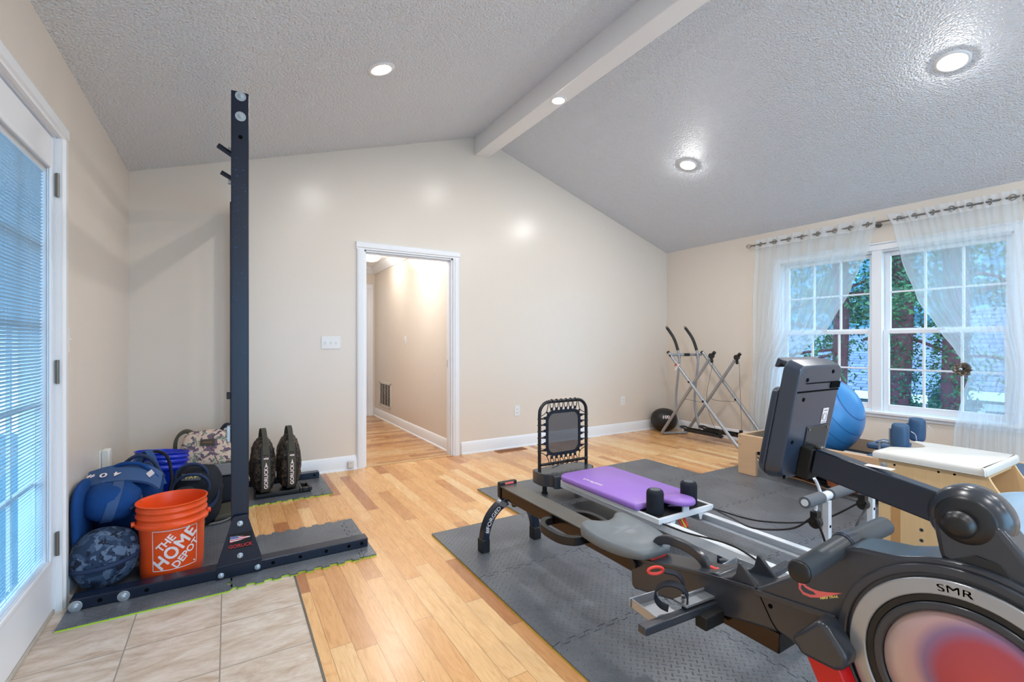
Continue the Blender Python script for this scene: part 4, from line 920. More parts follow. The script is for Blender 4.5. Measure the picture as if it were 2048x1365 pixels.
# two upright weight bags on a rolling plate
t = thing('sled_plate', 'black rectangular sled plate with a slot handle under the weight bags', 'plate', (.35, 4.04, MZ))
b = B(); R_ = Matrix.Rotation(.0, 3, 'Z')
b.bb(.17, .475, 3.95, 4.17, MZ+.012, .052); b.bb(.475, .495, 3.95, 4.17, MZ+.012, .052); b.bb(.54, .565, 3.95, 4.17, MZ+.012, .052); b.bb(.495, .54, 3.95, 3.99, MZ+.012, .052); b.bb(.495, .54, 4.09, 4.17, MZ+.012, .052); obj('plate_top', b, M['black'], t, bev=.004)
b = B(); b.bb(.18, .555, 3.96, 4.16, MZ, MZ+.012); obj('plate_base', b, M['black_m'], t)
def weight_bag(x, y, rz, label, seed):
    t = thing('weight_bag', label, 'weight bag', (x, y, .053), 'upright camouflage weight bags')
    R_ = Matrix.Rotation(rz, 3, 'Z'); base = Vector((x, y, .053))
    def fn(v): k = v.z/.23; s_ = 1-.38*max(0, k)**1.7-.10*max(0, -k)**3; return Vector((v.x*s_*(1.0), v.y*s_, v.z))
    b = B(); b.blob(base+Vector((0, 0, .205)), (.082, .125, .205), (2.4, 3.2), R_, .006, 12, 72, seed, fn=fn, wr=.017, wf=55); obj('bag_body', b, M['camo_dark'], t, sharp=3)
    W = lambda p, q, h=0: base+R_ @ Vector((p, -h, q))
    b = B(); path = [W(0, .015, .098), W(0, .06, .128), W(0, .18, .137), W(0, .28, .122), W(0, .345, .10)]; b.strap(path, R_ @ Vector((.056, 0, 0)), .004, 5); bd = obj('front_band', b, M['olive'], t)
    for sx_ in (-.031, .031):
        b = B(); b.strap([p+R_ @ Vector((sx_, .004, 0)) for p in path], R_ @ Vector((.007, 0, 0)), .008, 5); obj('seam_piping', b, M['blk_fab'], t)
    b = B(); b.strap([W(0, .335, .104), W(0, .40, .09), W(0, .455, .06), W(0, .475, .02), W(0, .46, -.03), W(0, .40, -.07)], R_ @ Vector((.034, 0, 0)), .006, 6); obj('carry_loop', b, M['olive'], t)
    b = B(); b.strap([W(0, .295, .126), W(0, .33, .116), W(0, .36, .104)], R_ @ Vector((.04, 0, 0)), .006, 2); obj('loop_keeper', b, M['olive'], t)
    hh = lambda q: .1425-.0 if q < .2 else .1425-(q-.2)*.16
    b = B(); b.text('GORUCK', .036, lambda p, q, h: W(-q, .125+p, .1415), .0009, sx=1.02); b.text('45#', .018, lambda p, q, h: W(p, .268+q, .1305), .0007, sx=1.2)
    for a_ in ([(-.013, .207), (.013, .207), (.007, .213), (.0, .243), (-.007, .213)],): b.face([W(p, q, .1405 if q < .22 else .1385) for p, q in a_])
    obj('print', b, M['label_white'], bd, smooth=False, label='white GORUCK 45# print with a spearhead')
    return t
weight_bag(.225, 4.035, .12, 'camouflage weight bag standing next to the upright, left of the pair', 31)
weight_bag(.405, 4.06, .10, 'camouflage weight bag on the right of the pair', 32)

# ================================================================== ROWING MACHINE
rw = thing('rowing_machine', 'large dark grey rowing machine with a tall console, grey seat and round flywheel housing', 'rowing machine', (1.395, 1.1, MZ))
XA, XC, XZ = 1.335, 1.395, 1.455
b = B(); b.bb(1.345, 1.445, .75, 2.345, .285, .345); rl = obj('rail', b, M['rail_metal'], rw, bev=.004)
b = B(); b.bb(1.341, 1.449, .80, 2.345, .3455, .352); obj('rail_top_plate', b, M['rail_top'], rl, bev=.001)
b = B(); b.bb(1.336, 1.454, 2.343, 2.372, .282, .372); ec = obj('rail_end_cap', b, M['black'], rw, bev=.006, seg=3)
b = B(); b.bb(1.372, 1.43, 2.3425, 2.3435, .356, .368); obj('end_decal', b, M['nike'], ec)
# arched front legs with rubber feet
for sg in (-1, 1):
    path = [(XC+sg*.030, 2.322, .272), (XC+sg*.085, 2.322, .245), (XC+sg*.135, 2.322, .195), (XC+sg*.163, 2.322, .13), (XC+sg*.172, 2.322, .075)]
    b = B(); b.tube(path, 0, sect=[(-.021, -.024), (.021, -.024), (.021, .024), (-.021, .024)], up=(0, 1, 0), smooth=6); lg = obj('leg', b, M['black_steel'], rw, bev=.003)
    b = B(); b.box((XC+sg*.173, 2.322, (.085+MZ)/2), (.050, .056, .085-MZ)); obj('rubber_foot', b, M['black'], lg, bev=.004)
    if sg < 0:
        C2 = cat([Vector(p) for p in path], 12); 
        def along(p, q, h, C2=C2):
            L = [0.0]
            for a, c in zip(C2, C2[1:]): L.append(L[-1]+(c-a).length)
            d = L[-1]*.52-p
            k = max(0, min(len(L)-2, next((i for i in range(len(L)-1) if L[i+1] >= d), len(L)-2)))
            t_ = (C2[k+1]-C2[k]).normalized(); c = C2[k]+t_*(d-L[k]); nn = Vector((t_.z, 0, -t_.x))
            nn = nn if nn.x > 0 else -nn
            return Vector((c.x, 2.2965, c.z))-nn*q
        b = B(); b.text('#FORGED', .034, along, .0004, sx=1.05); obj('leg_lettering', b, M['trim'], lg, smooth=False, label='white #FORGED lettering')
        b = B(); b.box((1.335, 2.297, .262), (.05, .001, .028), Matrix.Rotation(.45, 3, 'Y')); obj('spec_decal', b, M['grey_fab'], lg)
b = B(); b.cyl((1.40, 2.30, .255), (1.47, 2.30, .255), .022); obj('transport_roller', b, M['black'], rw)
# side grab handles on the rail
for sg in (-1, 1):
    x0 = XC+sg*.052
    b = B(); b.tube([(x0, 1.845, .318), (x0+sg*.045, 1.84, .318), (x0+sg*.084, 1.80, .316), (x0+sg*.094, 1.73, .314), (x0+sg*.084, 1.655, .312), (x0+sg*.045, 1.61, .312), (x0, 1.605, .312)], 0, sect=[(-.014, -.020), (.014, -.020), (.014, .020), (-.014, .020)], up=(0, 0, 1), smooth=5); obj('side_handle', b, M['black'], rw, bev=.006, seg=3)
# contoured seat
seat = [(p*.90, q) for p, q in [(-.150, .10), (-.135, .145), (-.095, .158), (-.045, .128), (0, .116), (.045, .128), (.095, .158), (.135, .145), (.152, .09), (.150, .0), (.130, -.085), (.085, -.150), (.030, -.165), (-.030, -.165), (-.085, -.150), (-.130, -.085), (-.152, 0)]]
sp_ = [Vector((p, q, 0)) for p, q in seat]; sp_ = cat(sp_, 5, True)
b = B(); SC = Vector((1.372, 1.372, 0)); rows = []
def seat_z(p): return .008*math.cos(p.x*16)*(1 if p.y > 0 else .6)-.012*max(0, -p.y/.16)**2+.016*max(0, p.y/.15)**2*abs(p.x/.13)
prof = [(0, .372), (.90, .372), (.985, .382), (1.0, .398), (.985, .412), (.93, .421), (.6, .424), (.3, .422), (.02, .421)]
for k, z in prof:
    rows.append([b.bm.verts.new((SC.x+p.x*k, SC.y+p.y*k, z+(seat_z(p*k) if z > .40 else 0))) for p in sp_] if k else [b.bm.verts.new((SC.x, SC.y, z))])
N_ = len(sp_)
for i in range(N_): b.bm.faces.new((rows[0][0], rows[1][(i+1) % N_], rows[1][i]))
for a, c in zip(rows[1:], rows[2:]): b.skin(a, c)
b.bm.faces.new(rows[-1]); obj('seat', b, M['seat_foam'], rw, sharp=1.4)
b = B(); b.bb(1.325, 1.455, 1.27, 1.48, .353, .372); sc_ = obj('seat_carriage', b, M['black'], rw, bev=.003)
b = B(); b.bb(1.34, 1.42, 1.215, 1.25, .352, .380); obj('seat_bumper', b, M['red_pl'], sc_, bev=.004, label='red bumper')
for y in (1.29, 1.46):
    for x in (1.322, 1.458):
        b = B(); b.cyl((x-.008, y, .335), (x+.008, y, .335), .018); obj('seat_roller', b, M['black'], sc_)
# main housing, profile in y,z
cy_, cz_, RR = .346, .448, .258
arc = [(cy_+RR*math.cos(a), cz_+RR*math.sin(a)) for a in [math.radians(72+i*(262-72)/30) for i in range(31)]]   # over the top and round the front
body = [(1.307, .352), (1.318, .330), (1.315, .240), (1.300, .228), (1.15, .262), (.84, .332), (.745, .352), (.705, .345), (.60, .295), (.50, .240), (.40, .205)]
low = [(cy_+RR*math.cos(a), cz_+RR*math.sin(a)) for a in [math.radians(-80-i*(180)/24) for i in range(1, 25)]]
prof2 = body[:4]+[(1.15, .262), (.84, .332), (.745, .352), (.705, .345), (.585, .290)]
prof2 += [(cy_+RR*math.cos(a), cz_+RR*math.sin(a)) for a in [math.radians(-48-i*(360-48-66)/40) for i in range(41)]]
prof2 += [(.475, .676), (.545, .668), (.573, .661), (.600, .632), (.625, .603), (.701, .538), (.805, .455), (.83, .448), (.976, .424)]
b = B(); b.prism(prof2, fyz, XA, XZ); hs_ = obj('housing', b, M['rower'], rw, bev=.009, seg=3, sharp=.5)
# raised ridge, seam, holes on the left face
def side_strip(pts, wd, x0, x1, m, nm, par, bev=.002):
    b = B(); P2 = [Vector((0, p, q)) for p, q in pts]; L, R2_ = [], []
    for i, p in enumerate(P2):
        t_ = (P2[min(i+1, len(P2)-1)]-P2[max(i-1, 0)]).normalized(); nn = Vector((0, -t_.z, t_.y))*wd/2; L.append(p+nn); R2_.append(p-nn)
    b.prism([(v.y, v.z) for v in L+R2_[::-1]], fyz, x0, x1); return obj(nm, b, m, par, bev=bev)
side_strip([(.815, .440), (.70, .455), (.60, .468), (.598, .468)], .016, XA-.007, XA+.002, M['rower'], 'side_ridge', hs_, .003)
side_strip([(1.29, .348), (.985, .418), (.83, .444)], .012, XA-.003, XA+.002, M['rower'], 'top_edge_bead', hs_, .002)
side_strip([(.812, .452), (.795, .425), (.765, .375), (.742, .350)], .0035, XA-.0008, XA+.001, M['hole'], 'panel_seam', hs_, 0)
b = B(); b.cyl((XA-.0012, .769, .418), (XA+.001, .769, .418), .0065, seg=20); obj('panel_hole', b, M['hole'], hs_)
b = B(); b.cyl((XA-.001, .46, .66), (XA+.001, .46, .66), .005, seg=20); obj('panel_hole', b, M['hole'], hs_)
# flywheel cover: moulded rings round the disc
def ring(r0, r1, x0, x1, m, nm, bev=.002, par=rw, seg=72):
    b = B(); b.lathe([(r0, -x0), (r0, -x1), (r1, -x1), (r1, -x0)], (0, cy_, cz_), (-1, 0, 0), seg, close=True); return obj(nm, b, m, par, bev=bev)
rg = ring(.226, .246, XA+.002, XA-.010, M['rower'], 'shroud_ring', .004)
wr_ = ring(.184, .218, XA+.002, XA-.012, M['silver'], 'silver_ring', .003)
ring(.168, .184, XA+.002, XA-.006, M['black'], 'dark_ring', .002)
ring(.150, .168, XA+.002, XA-.012, M['rower'], 'inner_ring', .004)
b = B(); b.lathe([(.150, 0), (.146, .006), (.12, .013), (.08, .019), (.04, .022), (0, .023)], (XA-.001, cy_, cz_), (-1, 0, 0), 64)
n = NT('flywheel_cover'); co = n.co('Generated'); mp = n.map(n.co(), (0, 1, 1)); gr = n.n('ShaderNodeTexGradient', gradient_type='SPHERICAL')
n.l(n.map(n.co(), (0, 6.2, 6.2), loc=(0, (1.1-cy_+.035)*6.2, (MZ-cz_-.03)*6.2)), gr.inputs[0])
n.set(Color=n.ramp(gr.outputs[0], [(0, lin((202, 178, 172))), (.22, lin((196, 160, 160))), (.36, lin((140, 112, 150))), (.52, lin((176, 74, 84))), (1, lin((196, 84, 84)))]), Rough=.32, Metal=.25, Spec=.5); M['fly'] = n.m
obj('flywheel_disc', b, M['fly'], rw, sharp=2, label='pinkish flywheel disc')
b = B(); b.text('SMR', .022, lambda p, q, h: Vector((XA-.0125, cy_+math.sin(math.radians(5)-p/.2)*0+(.2+q)*math.sin(-(p/.2)+.10), cz_+(.2+q)*math.cos(-(p/.2)+.10))), .0006, sx=1.5); obj('ring_lettering', b, M['vent'], wr_, smooth=False, label='faint SMR lettering')
# sticker: outlined hook shape with yellow words
XS = XA-.0012
sw = [(.6815, .5225), (.6905, .507), (.6900, .492), (.6790, .4815), (.6600, .4820), (.6300, .4950), (.5830, .5285), (.5830, .5285), (.618, .5150), (.640, .5085), (.655, .5070), (.6690, .5085), (.6770, .5140)]
swz = [(y, z+.012) for y, z in sw]
b = B(); b.face([(XS, y, z) for y, z in swz]); ns = obj('swoosh_sticker', b, M['nike'], hs_, smooth=False, label='coral outlined hook sticker')
inn = [(.6835, .505), (.6845, .496), (.6770, .4895), (.6600, .4905), (.6460, .4970), (.6530, .5015), (.6620, .5010), (.6730, .5030), (.6800, .5080)]
b = B(); b.face([(XS-.0006, y, z+.0115) for y, z in inn]); obj('swoosh_inside', b, M['console'], ns, smooth=False)
b = B(); b.text('NIKE TRAIL', .0085, lambda p, q, h: Vector((XS-.0006, .614-p, .5155+p*.58+q)), .0003); obj('sticker_lettering', b, M['sticker_y'], ns, smooth=False, label='yellow NIKE TRAIL lettering')
# top carrying handle and red pull knob
b = B(); b.tube([(XC, 1.245, .355), (XC, 1.235, .418), (XC, 1.19, .446), (XC, 1.12, .452), (XC, 1.06, .443), (XC, 1.025, .42), (XC, 1.01, .385)], 0, sect=[(-.016, -.012), (.016, -.012), (.016, .012), (-.016, .012)], up=(1, 0, 0), smooth=5); tp = obj('top_handle', b, M['rower'], rw, bev=.005, seg=3)
b = B(); b.cyl((XC, 1.012, .418), (XC, .985, .418), .006); b.blob((XC, .98, .418), (.009, .009, .009), seg=14); obj('release_knob', b, M['red_pl'], rw, label='red release knob')
# V-shaped handle cradle: two horns each side
for x in (XA+.004, XZ-.018):
    b = B(); b.prism([(.95, .42), (.895, .447), (.882, .462), (.873, .500), (.866, .503), (.858, .497), (.812, .452), (.80, .40)], fyz, x, x+.014); obj('cradle_horn', b, M['rower'], rw, bev=.004, seg=3)
b = B(); b.prism([(1.00, .415), (.955, .437), (.94, .436), (.925, .424), (.905, .43), (.90, .40), (1.0, .39)], fyz, XA+.004, XZ-.004); obj('cradle_rest', b, M['rower'], rw, bev=.004, seg=3)
# pulling handle resting on the crest
HY, HZ = .602, .648
b = B(); b.cyl((1.170, HY, HZ-.018), (1.375, HY, HZ-.001), .0255, seg=28); h1 = obj('pull_handle_grip', b, M['grip'], rw, bev=.003)
b = B(); b.cyl((1.415, HY, HZ), (1.625, HY, HZ-.001), .0255, seg=28); obj('pull_handle_grip', b, M['grip'], rw, bev=.006)
b = B(); b.cyl((1.372, HY, HZ), (1.418, HY, HZ), .028, seg=28); b.cyl((1.378, HY, HZ), (1.384, HY, HZ), .030, seg=28); obj('pull_handle_hub', b, M['console'], rw, bev=.002)
b = B(); b.blob((1.167, HY, HZ-.018), (.012, .0262, .0262), seg=24); obj('grip_end_cap', b, M['black'], h1)
b = B(); b.box((XC, HY-.03, HZ-.028), (.05, .05, .03), Matrix.Rotation(.5, 3, 'X')); obj('strap_guide', b, M['rower'], rw, bev=.005)
# foot plates each side
def footplate(sg):
    f = lambda x, y, z: (XC+sg*(x), y, z)
    b = B(); c = (XC+sg*.20, .955, .345); R_ = Matrix.Rotation(-sg*.055, 3, 'Y'); b.box(c, (.37, .028, .022), R_); b.box((XC+sg*.23, .965, .33), (.27, .02, .018), R_); fp = obj('footplate', b, M['rower'], rw, bev=.003)
    b = B(); b.box((XC+sg*.115, .975, .362), (.16, .05, .008), R_); b.box((XC+sg*.10, .99, .372), (.14, .006, .006), R_); obj('adjuster_plate', b, M['silver'], fp, bev=.001, label='silver adjuster plate')
    b = B(); R3_ = Matrix.Rotation(sg*.1, 3, 'Z')
    b.box((XC+sg*.285, 1.03, .335), (.004, .13, .03), R3_); b.box((XC+sg*.225, 1.095, .335), (.12, .004, .03), R3_); b.box((XC+sg*.23, 1.03, .322), (.11, .12, .004), R3_); obj('heel_cup', b, M['silver'], fp, bev=.002, label='clear silver heel cup')
    b = B(); b.bb(XC+sg*.06, XC+sg*.15, .915, .955, .295, .335); obj('footplate_bracket', b, M['black_m'], fp, bev=.003)
    if sg > 0: return
    b = B(); pts = [(XC+sg*(.205+.034*math.cos(a)), 1.0+.035*math.cos(a), .380+.040*math.sin(a)) for a in [math.radians(-80+i*28) for i in range(12)]]
    b.strap(pts, (.030*sg, -.022, 0), .004, 4); b.strap([(XC+sg*.155, 1.0, .36), (XC+sg*.145, 1.0, .40), (XC+sg*.165, 1.01, .435), (XC+sg*.20, 1.03, .447)], (.026*sg, -.018, 0), .004, 4); obj('foot_strap', b, M['blk_fab'], fp)
    b = B(); b.tube([(XC+sg*(.225+.024*math.cos(a)), 1.045+.01*math.cos(a), .448+.011*math.sin(a)) for a in [i*2*PI/16 for i in range(16)]], .0045, 8, closed=True); obj('pull_cord', b, M['red_pl'], fp, label='red looped pull cord')

footplate(-1); footplate(1)
# rear stand: cap and red leg
b = B(); b.prism([(.678, .400), (.617, .474), (.594, .475), (.547, .415), (.552, .384), (.572, .369), (.654, .366)], fyz, 1.270, 1.345); rc = obj('stand_cap', b, M['rower'], rw, bev=.012, seg=3)
b = B(); b.tube([(1.307, .615, .39), (1.307, .575, .31), (1.307, .525, .20), (1.307, .49, .09), (1.307, .485, .03)], 0, sect=[(-.035, -.028), (.035, -.028), (.035, .028), (-.035, .028)], up=(1, 0, 0), smooth=3); obj('rear_leg', b, M['red'], rw, bev=.003, label='red stand leg')
b = B(); b.tube([(1.483, .615, .39), (1.483, .575, .31), (1.483, .525, .20), (1.483, .49, .09), (1.483, .485, .03)], 0, sect=[(-.035, -.028), (.035, -.028), (.035, .028), (-.035, .028)], up=(1, 0, 0), smooth=3); obj('rear_leg', b, M['red'], rw, bev=.003, label='red stand leg')
b = B(); b.prism([(.678, .400), (.617, .474), (.594, .475), (.547, .415), (.552, .384), (.572, .369), (.654, .366)], fyz, 1.445, 1.520); obj('stand_cap', b, M['rower'], rw, bev=.012, seg=3)
b = B(); b.bb(1.20, 1.59, .45, .52, MZ, .045); obj('stand_foot', b, M['black'], rw, bev=.006)
# upright post, pivot hub, knob
b = B(); b.prism([(.400, .700), (.415, .790), (.305, .800), (.225, .690), (.215, .64), (.300, .655), (.385, .690)], fyz, 1.350, 1.440); ps = obj('console_post', b, M['rower'], rw, bev=.012, seg=3)
b = B(); b.prism([(.376, .705), (.340, .728), (.300, .722), (.262, .662), (.272, .655), (.372, .682)], fyz, 1.3475, 1.352); pr = obj('post_panel', b, M['console_d'], ps, bev=.002)
b = B(); b.cyl((1.3465, .327, .694), (1.349, .327, .694), .0055, seg=18); obj('panel_hole', b, M['hole'], pr)
HUB = Vector((1.395, .358, .792))
b = B(); b.lathe([(0, -.052), (.048, -.052), (.064, -.040), (.0705, -.02), (.0715, .0), (.070, .020), (.063, .032), (.052, .040)], HUB, (-1, 0, 0), 48); obj('pivot_hub', b, M['rower'], rw, sharp=1)
b = B(); b.lathe([(.052, .040), (.047, .046), (.032, .050), (.026, .052), (0, .052)], HUB, (-1, 0, 0), 48); obj('pivot_face', b, M['console_d'], rw, sharp=1)
b = B(); b.lathe([(.014, .045), (.014, .058), (.022, .060), (.0275, .070), (.0285, .080), (.024, .092), (.014, .099), (0, .101)], HUB, (-1, 0, 0), 32); obj('pivot_knob', b, M['black'], rw, sharp=1)
b = B(); b.tube([(1.395, .395, .797), (1.395, .675, .850)], 0, sect=[(-.021, -.036), (.021, -.036), (.021, .036), (-.021, .036)], up=(0, 0, 1)); arm = obj('console_arm', b, M['black_steel'], rw, bev=.004)
b = B(); b.bb(1.385, 1.41, .50, .56, .8635, .8645); obj('arm_label', b, M['sticker_y'] if False else M['label_white'], arm)
# console, tilted back, screen facing the seat
TILT = math.atan(.19); R_ = Matrix.Rotation(TILT, 3, 'X')     # local: x width, y towards the seat, z up
CO = Vector((1.405, .735, .788)); W2 = lambda v: CO+R_ @ Vector(v)
def rrect(w_, z0, z1, r_, r_b=None):
    out = []; r_b = r_ if r_b is None else r_b
    for (cx, cz0, a0, rr) in ((w_/2-r_, z1-r_, 0, r_), (-w_/2+r_, z1-r_, 90, r_), (-w_/2+r_b, z0+r_b, 180, r_b), (w_/2-r_b, z0+r_b, 270, r_b)):
        for k in range(7): a = math.radians(a0+15*k); out.append((cx+rr*math.cos(a), cz0+rr*math.sin(a)))
    return out
def slab(pr_, y0, y1, k0=1, k1=1, zc=.17):
    b = B(); lo = [b.bm.verts.new(W2((p*k0, y0, zc+(q-zc)*k0))) for p, q in pr_]; hi = [b.bm.verts.new(W2((p*k1, y1, zc+(q-zc)*k1))) for p, q in pr_]
    b.bm.faces.new(lo[::-1]); b.bm.faces.new(hi); b.skin(lo, hi); return b
cn = obj('console_back_shell', slab(rrect(.245, .0, .345, .032, .05), -.012, .030, .93, 1), M['console'], rw, bev=.005, seg=3)
obj('console_screen_shell', slab(rrect(.245, .006, .265, .02, .04), .0305, .052, 1, .96), M['console'], rw, bev=.005, seg=3)
obj('screen', slab(rrect(.20, .05, .245, .01), .050, .0532, 1, 1), M['black'], rw)
b = B(); q = [W2(v) for v in [(-.1, .028, .335), (-.1, .062, .343), (-.1, .067, .315), (-.1, .056, .315), (-.1, .050, .328), (-.1, .028, .318)]]
q2 = [v+Vector((.2, 0, 0)) for v in q]; lo = [b.bm.verts.new(v) for v in q]; hi = [b.bm.verts.new(v) for v in q2]; b.bm.faces.new(lo); b.bm.faces.new(hi[::-1]); b.skin(lo, hi); obj('tablet_ledge', b, M['console'], rw, bev=.004, seg=3)
b = B(); b.box(W2((0, -.0125, .262)), (.218, .003, .004), R_); obj('shell_seam', b, M['hole'], cn)
b = B(); b.box(W2((.085, -.013, .276)), (.05, .004, .018), R_); obj('grip_slot', b, M['hole'], cn)
b = B(); b.box(W2((.012, -.0135, .285)), (.17, .001, .0025), R_); obj('shell_line', b, M['hole'], cn)
for x, z in ((-.07, .295), (.06, .315), (-.07, .24), (-.085, .12), (-.09, .02)):
    b = B(); p = W2((x, -.0125, z)); nrm = R_ @ Vector((0, -1, 0)); b.cyl(p-nrm*.001, p+nrm*.001, .0055, seg=16); obj('screw_hole', b, M['hole'], cn)
b = B(); b.box(W2((.062, -.0130, .185)), (.030, .0012, .045), R_); lbl = obj('rating_label', b, M['label_white'], cn)
b = B(); p0_ = W2((.062, -.0138, .182)); b.tube([p0_+R_ @ Vector((.009*math.cos(a), 0, .011*math.sin(a))) for a in [i*2*PI/20 for i in range(20)]], .0006, 5, closed=True); b.box(W2((.062, -.0138, .201)), (.018, .0006, .002), R_); b.box(W2((.05, -.0138, .182)), (.001, .0006, .018), R_); b.box(W2((.062, -.0138, .166)), (.022, .0006, .0015), R_); obj('label_print', b, M['console_d'], lbl)
b = B(); b.box(W2((.035, -.0135, .085)), (.115, .004, .145), R_); mp_ = obj('mount_cover', b, M['console_d'], cn, bev=.004)
for x, z in ((-.012, .15), (.085, .15), (-.012, .022)):
    b = B(); p = W2((x, -.0155, z)); b.cyl(p, p+(R_ @ Vector((0, -.0015, 0))), .004, seg=14); obj('mount_screw', b, M['pewter'], mp_)
b = B(); b.box(W2((-.005, -.028, .060)), (.062, .034, .088), R_); obj('arm_clamp', b, M['black_m'], rw, bev=.004)
b = B(); b.box(W2((.0, -.045, .108)), (.02, .018, .008), R_); obj('clamp_lever', b, M['pewter'], rw, bev=.002)

# ================================================================== HOME REFORMER WITH PURPLE PAD
ap = thing('pilates_reformer', 'white-framed reformer with a purple padded carriage and upright rebounder', 'pilates machine', (2.27, 1.9, MZ))
def channel(x, sg, nm):
    b = B(); b.prism([(x, .115), (x+sg*.040, .115), (x+sg*.040, .120), (x+sg*.006, .120), (x+sg*.006, .160), (x+sg*.040, .160), (x+sg*.040, .166), (x, .166)], fxz, .10, 2.80); return obj(nm, b, M['white_metal'], ap)
channel(2.095, 1, 'left_rail'); channel(2.445, -1, 'right_rail')
hd = [(-.235, .10), (-.21, .14), (-.12, .145), (-.08, .155), (.08, .155), (.12, .145), (.21, .14), (.235, .10), (.235, -.01), (.205, -.04), (.185, -.08), (.175, -.13), (-.175, -.13), (-.185, -.08), (-.205, -.04), (-.235, -.01)]
hd = [(v.x, v.y) for v in cat([Vector((p, q, 0)) for p, q in hd], 3, True)]
b = B(); b.prism([(2.262+p*1.06, 2.90+q) for p, q in hd], fxy, .10, .195); bx_ = obj('head_box', b, M['rower'], ap, bev=.006, seg=3)
for x in (2.10, 2.42):
    for y in (2.98, .35):
        b = B(); b.cyl((x, y, MZ), (x, y, .115), .018, seg=16); b.cyl((x, y, MZ), (x, y, MZ+.012), .026, seg=16); obj('foot', b, M['black'], ap)
b = B(); b.bb(2.09, 2.45, .33, .37, .09, .115); obj('cross_brace', b, M['white_metal'], ap, bev=.002)
# rebounder frame, mesh, cords
RBY = 2.955; fx0, fx1, fz1 = 2.035, 2.495, .722
rbf = [(fx0, RBY, .17), (fx0, RBY, .62)]+[(fx0+.09-.09*math.cos(a), RBY, .632+.09*math.sin(a)) for a in [i*PI/12 for i in range(1, 7)]]+[(fx1-.09+.09*math.sin(a), RBY, .632+.09*math.cos(a)) for a in [i*PI/12 for i in range(0, 6)]]+[(fx1, RBY, .62), (fx1, RBY, .17)]
b = B(); b.tube(rbf, .013, 14); obj('rebounder_frame', b, M['black'], ap)
b = B(); b.cyl((fx0, RBY-.012, .245), (fx1, RBY-.012, .245), .011, seg=14); obj('rebounder_crossbar', b, M['black'], ap)
def rr2(x0, x1, z0, z1, r_):
    out = []
    for cx, cz0, a0 in ((x1-r_, z1-r_, 0), (x0+r_, z1-r_, 90), (x0+r_, z0+r_, 180), (x1-r_, z0+r_, 270)):
        for k in range(7): a = math.radians(a0+15*k); out.append((cx+r_*math.cos(a), cz0+r_*math.sin(a)))
    return out
o_, i_ = rr2(2.095, 2.435, .298, .652, .07), rr2(2.118, 2.412, .322, .628, .055)
b = B(); A_ = [b.bm.verts.new((x, RBY-.003, z)) for x, z in o_]; B_ = [b.bm.verts.new((x, RBY-.003, z)) for x, z in i_]; A2 = [b.bm.verts.new((x, RBY+.003, z)) for x, z in o_]; B2 = [b.bm.verts.new((x, RBY+.003, z)) for x, z in i_]
b.skin(A_, B_); b.skin(B_, B2); b.skin(B2, A2); b.skin(A2, A_); mb = obj('mesh_border', b, M['blk_fab'], ap)
b = B(); b.prism(i_, fxz, RBY-.0006, RBY+.0006); obj('mesh_panel', b, M['mesh'], ap)
tabs = [(2.150+k*.046, .652, 0, 1) for k in range(6)]+[(2.150+k*.046, .298, 0, -1) for k in range(6)]+[(2.095, .352+k*.049, -1, 0) for k in range(6)]+[(2.435, .352+k*.049, 1, 0) for k in range(6)]
for (x, z, dx, dz) in tabs:
    b = B(); b.prism([(x-abs(dz)*.013+dx*-.002, z-abs(dx)*.013), (x+abs(dz)*.013, z-abs(dx)*.013), (x+abs(dz)*.008+dx*.022, z+(dz*.022 if dz else -.007)), (x-abs(dz)*.008+dx*.022, z+(dz*.022 if dz else .007))] if dz else
                 [(x, z-.013), (x, z+.013), (x+dx*.022, z+.008), (x+dx*.022, z-.008)], fxz, RBY-.003, RBY+.003); obj('mesh_tab', b, M['blk_fab'], mb)
    ex = fx0 if dx < 0 else fx1 if dx > 0 else x; ez = .722 if dz > 0 else .245 if dz < 0 else z
    cxm, czm = (x+dx*.018, z+dz*.018); L = Vector((ex-cxm, 0, ez-czm)); m_ = Vector((cxm, RBY, czm)); yo = RBY-(.012 if dz < 0 else 0)
    end = Vector((ex, yo, ez)); dn = L.normalized()
    pts = [m_+Vector((0, -.006, 0)), end-dn*.004+Vector((0, -.018, 0)), end+dn*.017, end-dn*.004+Vector((0, .018, 0)), m_+Vector((0, .006, 0))]
    b = B(); off_ = Vector((abs(dz), 0, abs(dx)))*.008; b.tube([p+off_*(1-2*i/4) for i, p in enumerate(pts)], .0032, 7, smooth=5); obj('bungee_cord', b, M['black'], ap)
for cx, cz0, sx_, sz_ in ((2.10, .645, -1, 1), (2.43, .645, 1, 1), (2.10, .305, -1, -1), (2.43, .305, 1, -1)):
    b = B(); c = Vector((cx, RBY, cz0)); e1_ = Vector((fx0+.012 if sx_ < 0 else fx1-.012, RBY, cz0-sz_*.03+.0)); e2_ = Vector((cx+sx_*-.02, RBY-(.012 if sz_ < 0 else 0), .722 if sz_ > 0 else .245))
    b.tube([e1_+Vector((sx_*.02, 0, 0)), e1_, c, e2_, e2_+Vector((0, 0, sz_*.015))], .0032, 7, smooth=5); b.cyl(c+Vector((-sx_*.02, -.002, -sz_*.02)), c+Vector((0, -.002, 0)), .012, .006, seg=10); obj('corner_cord', b, M['black'], ap)
b = B(); b.tube([(2.13, RBY-.03, .215), (2.19, RBY-.03, .225), (2.25, RBY-.025, .25), (2.29, RBY-.025, .262), (2.33, RBY-.03, .24), (2.37, RBY-.03, .225), (2.385, RBY-.03, .235)], .003, 7, smooth=5); obj('loose_cord', b, M['black'], ap)
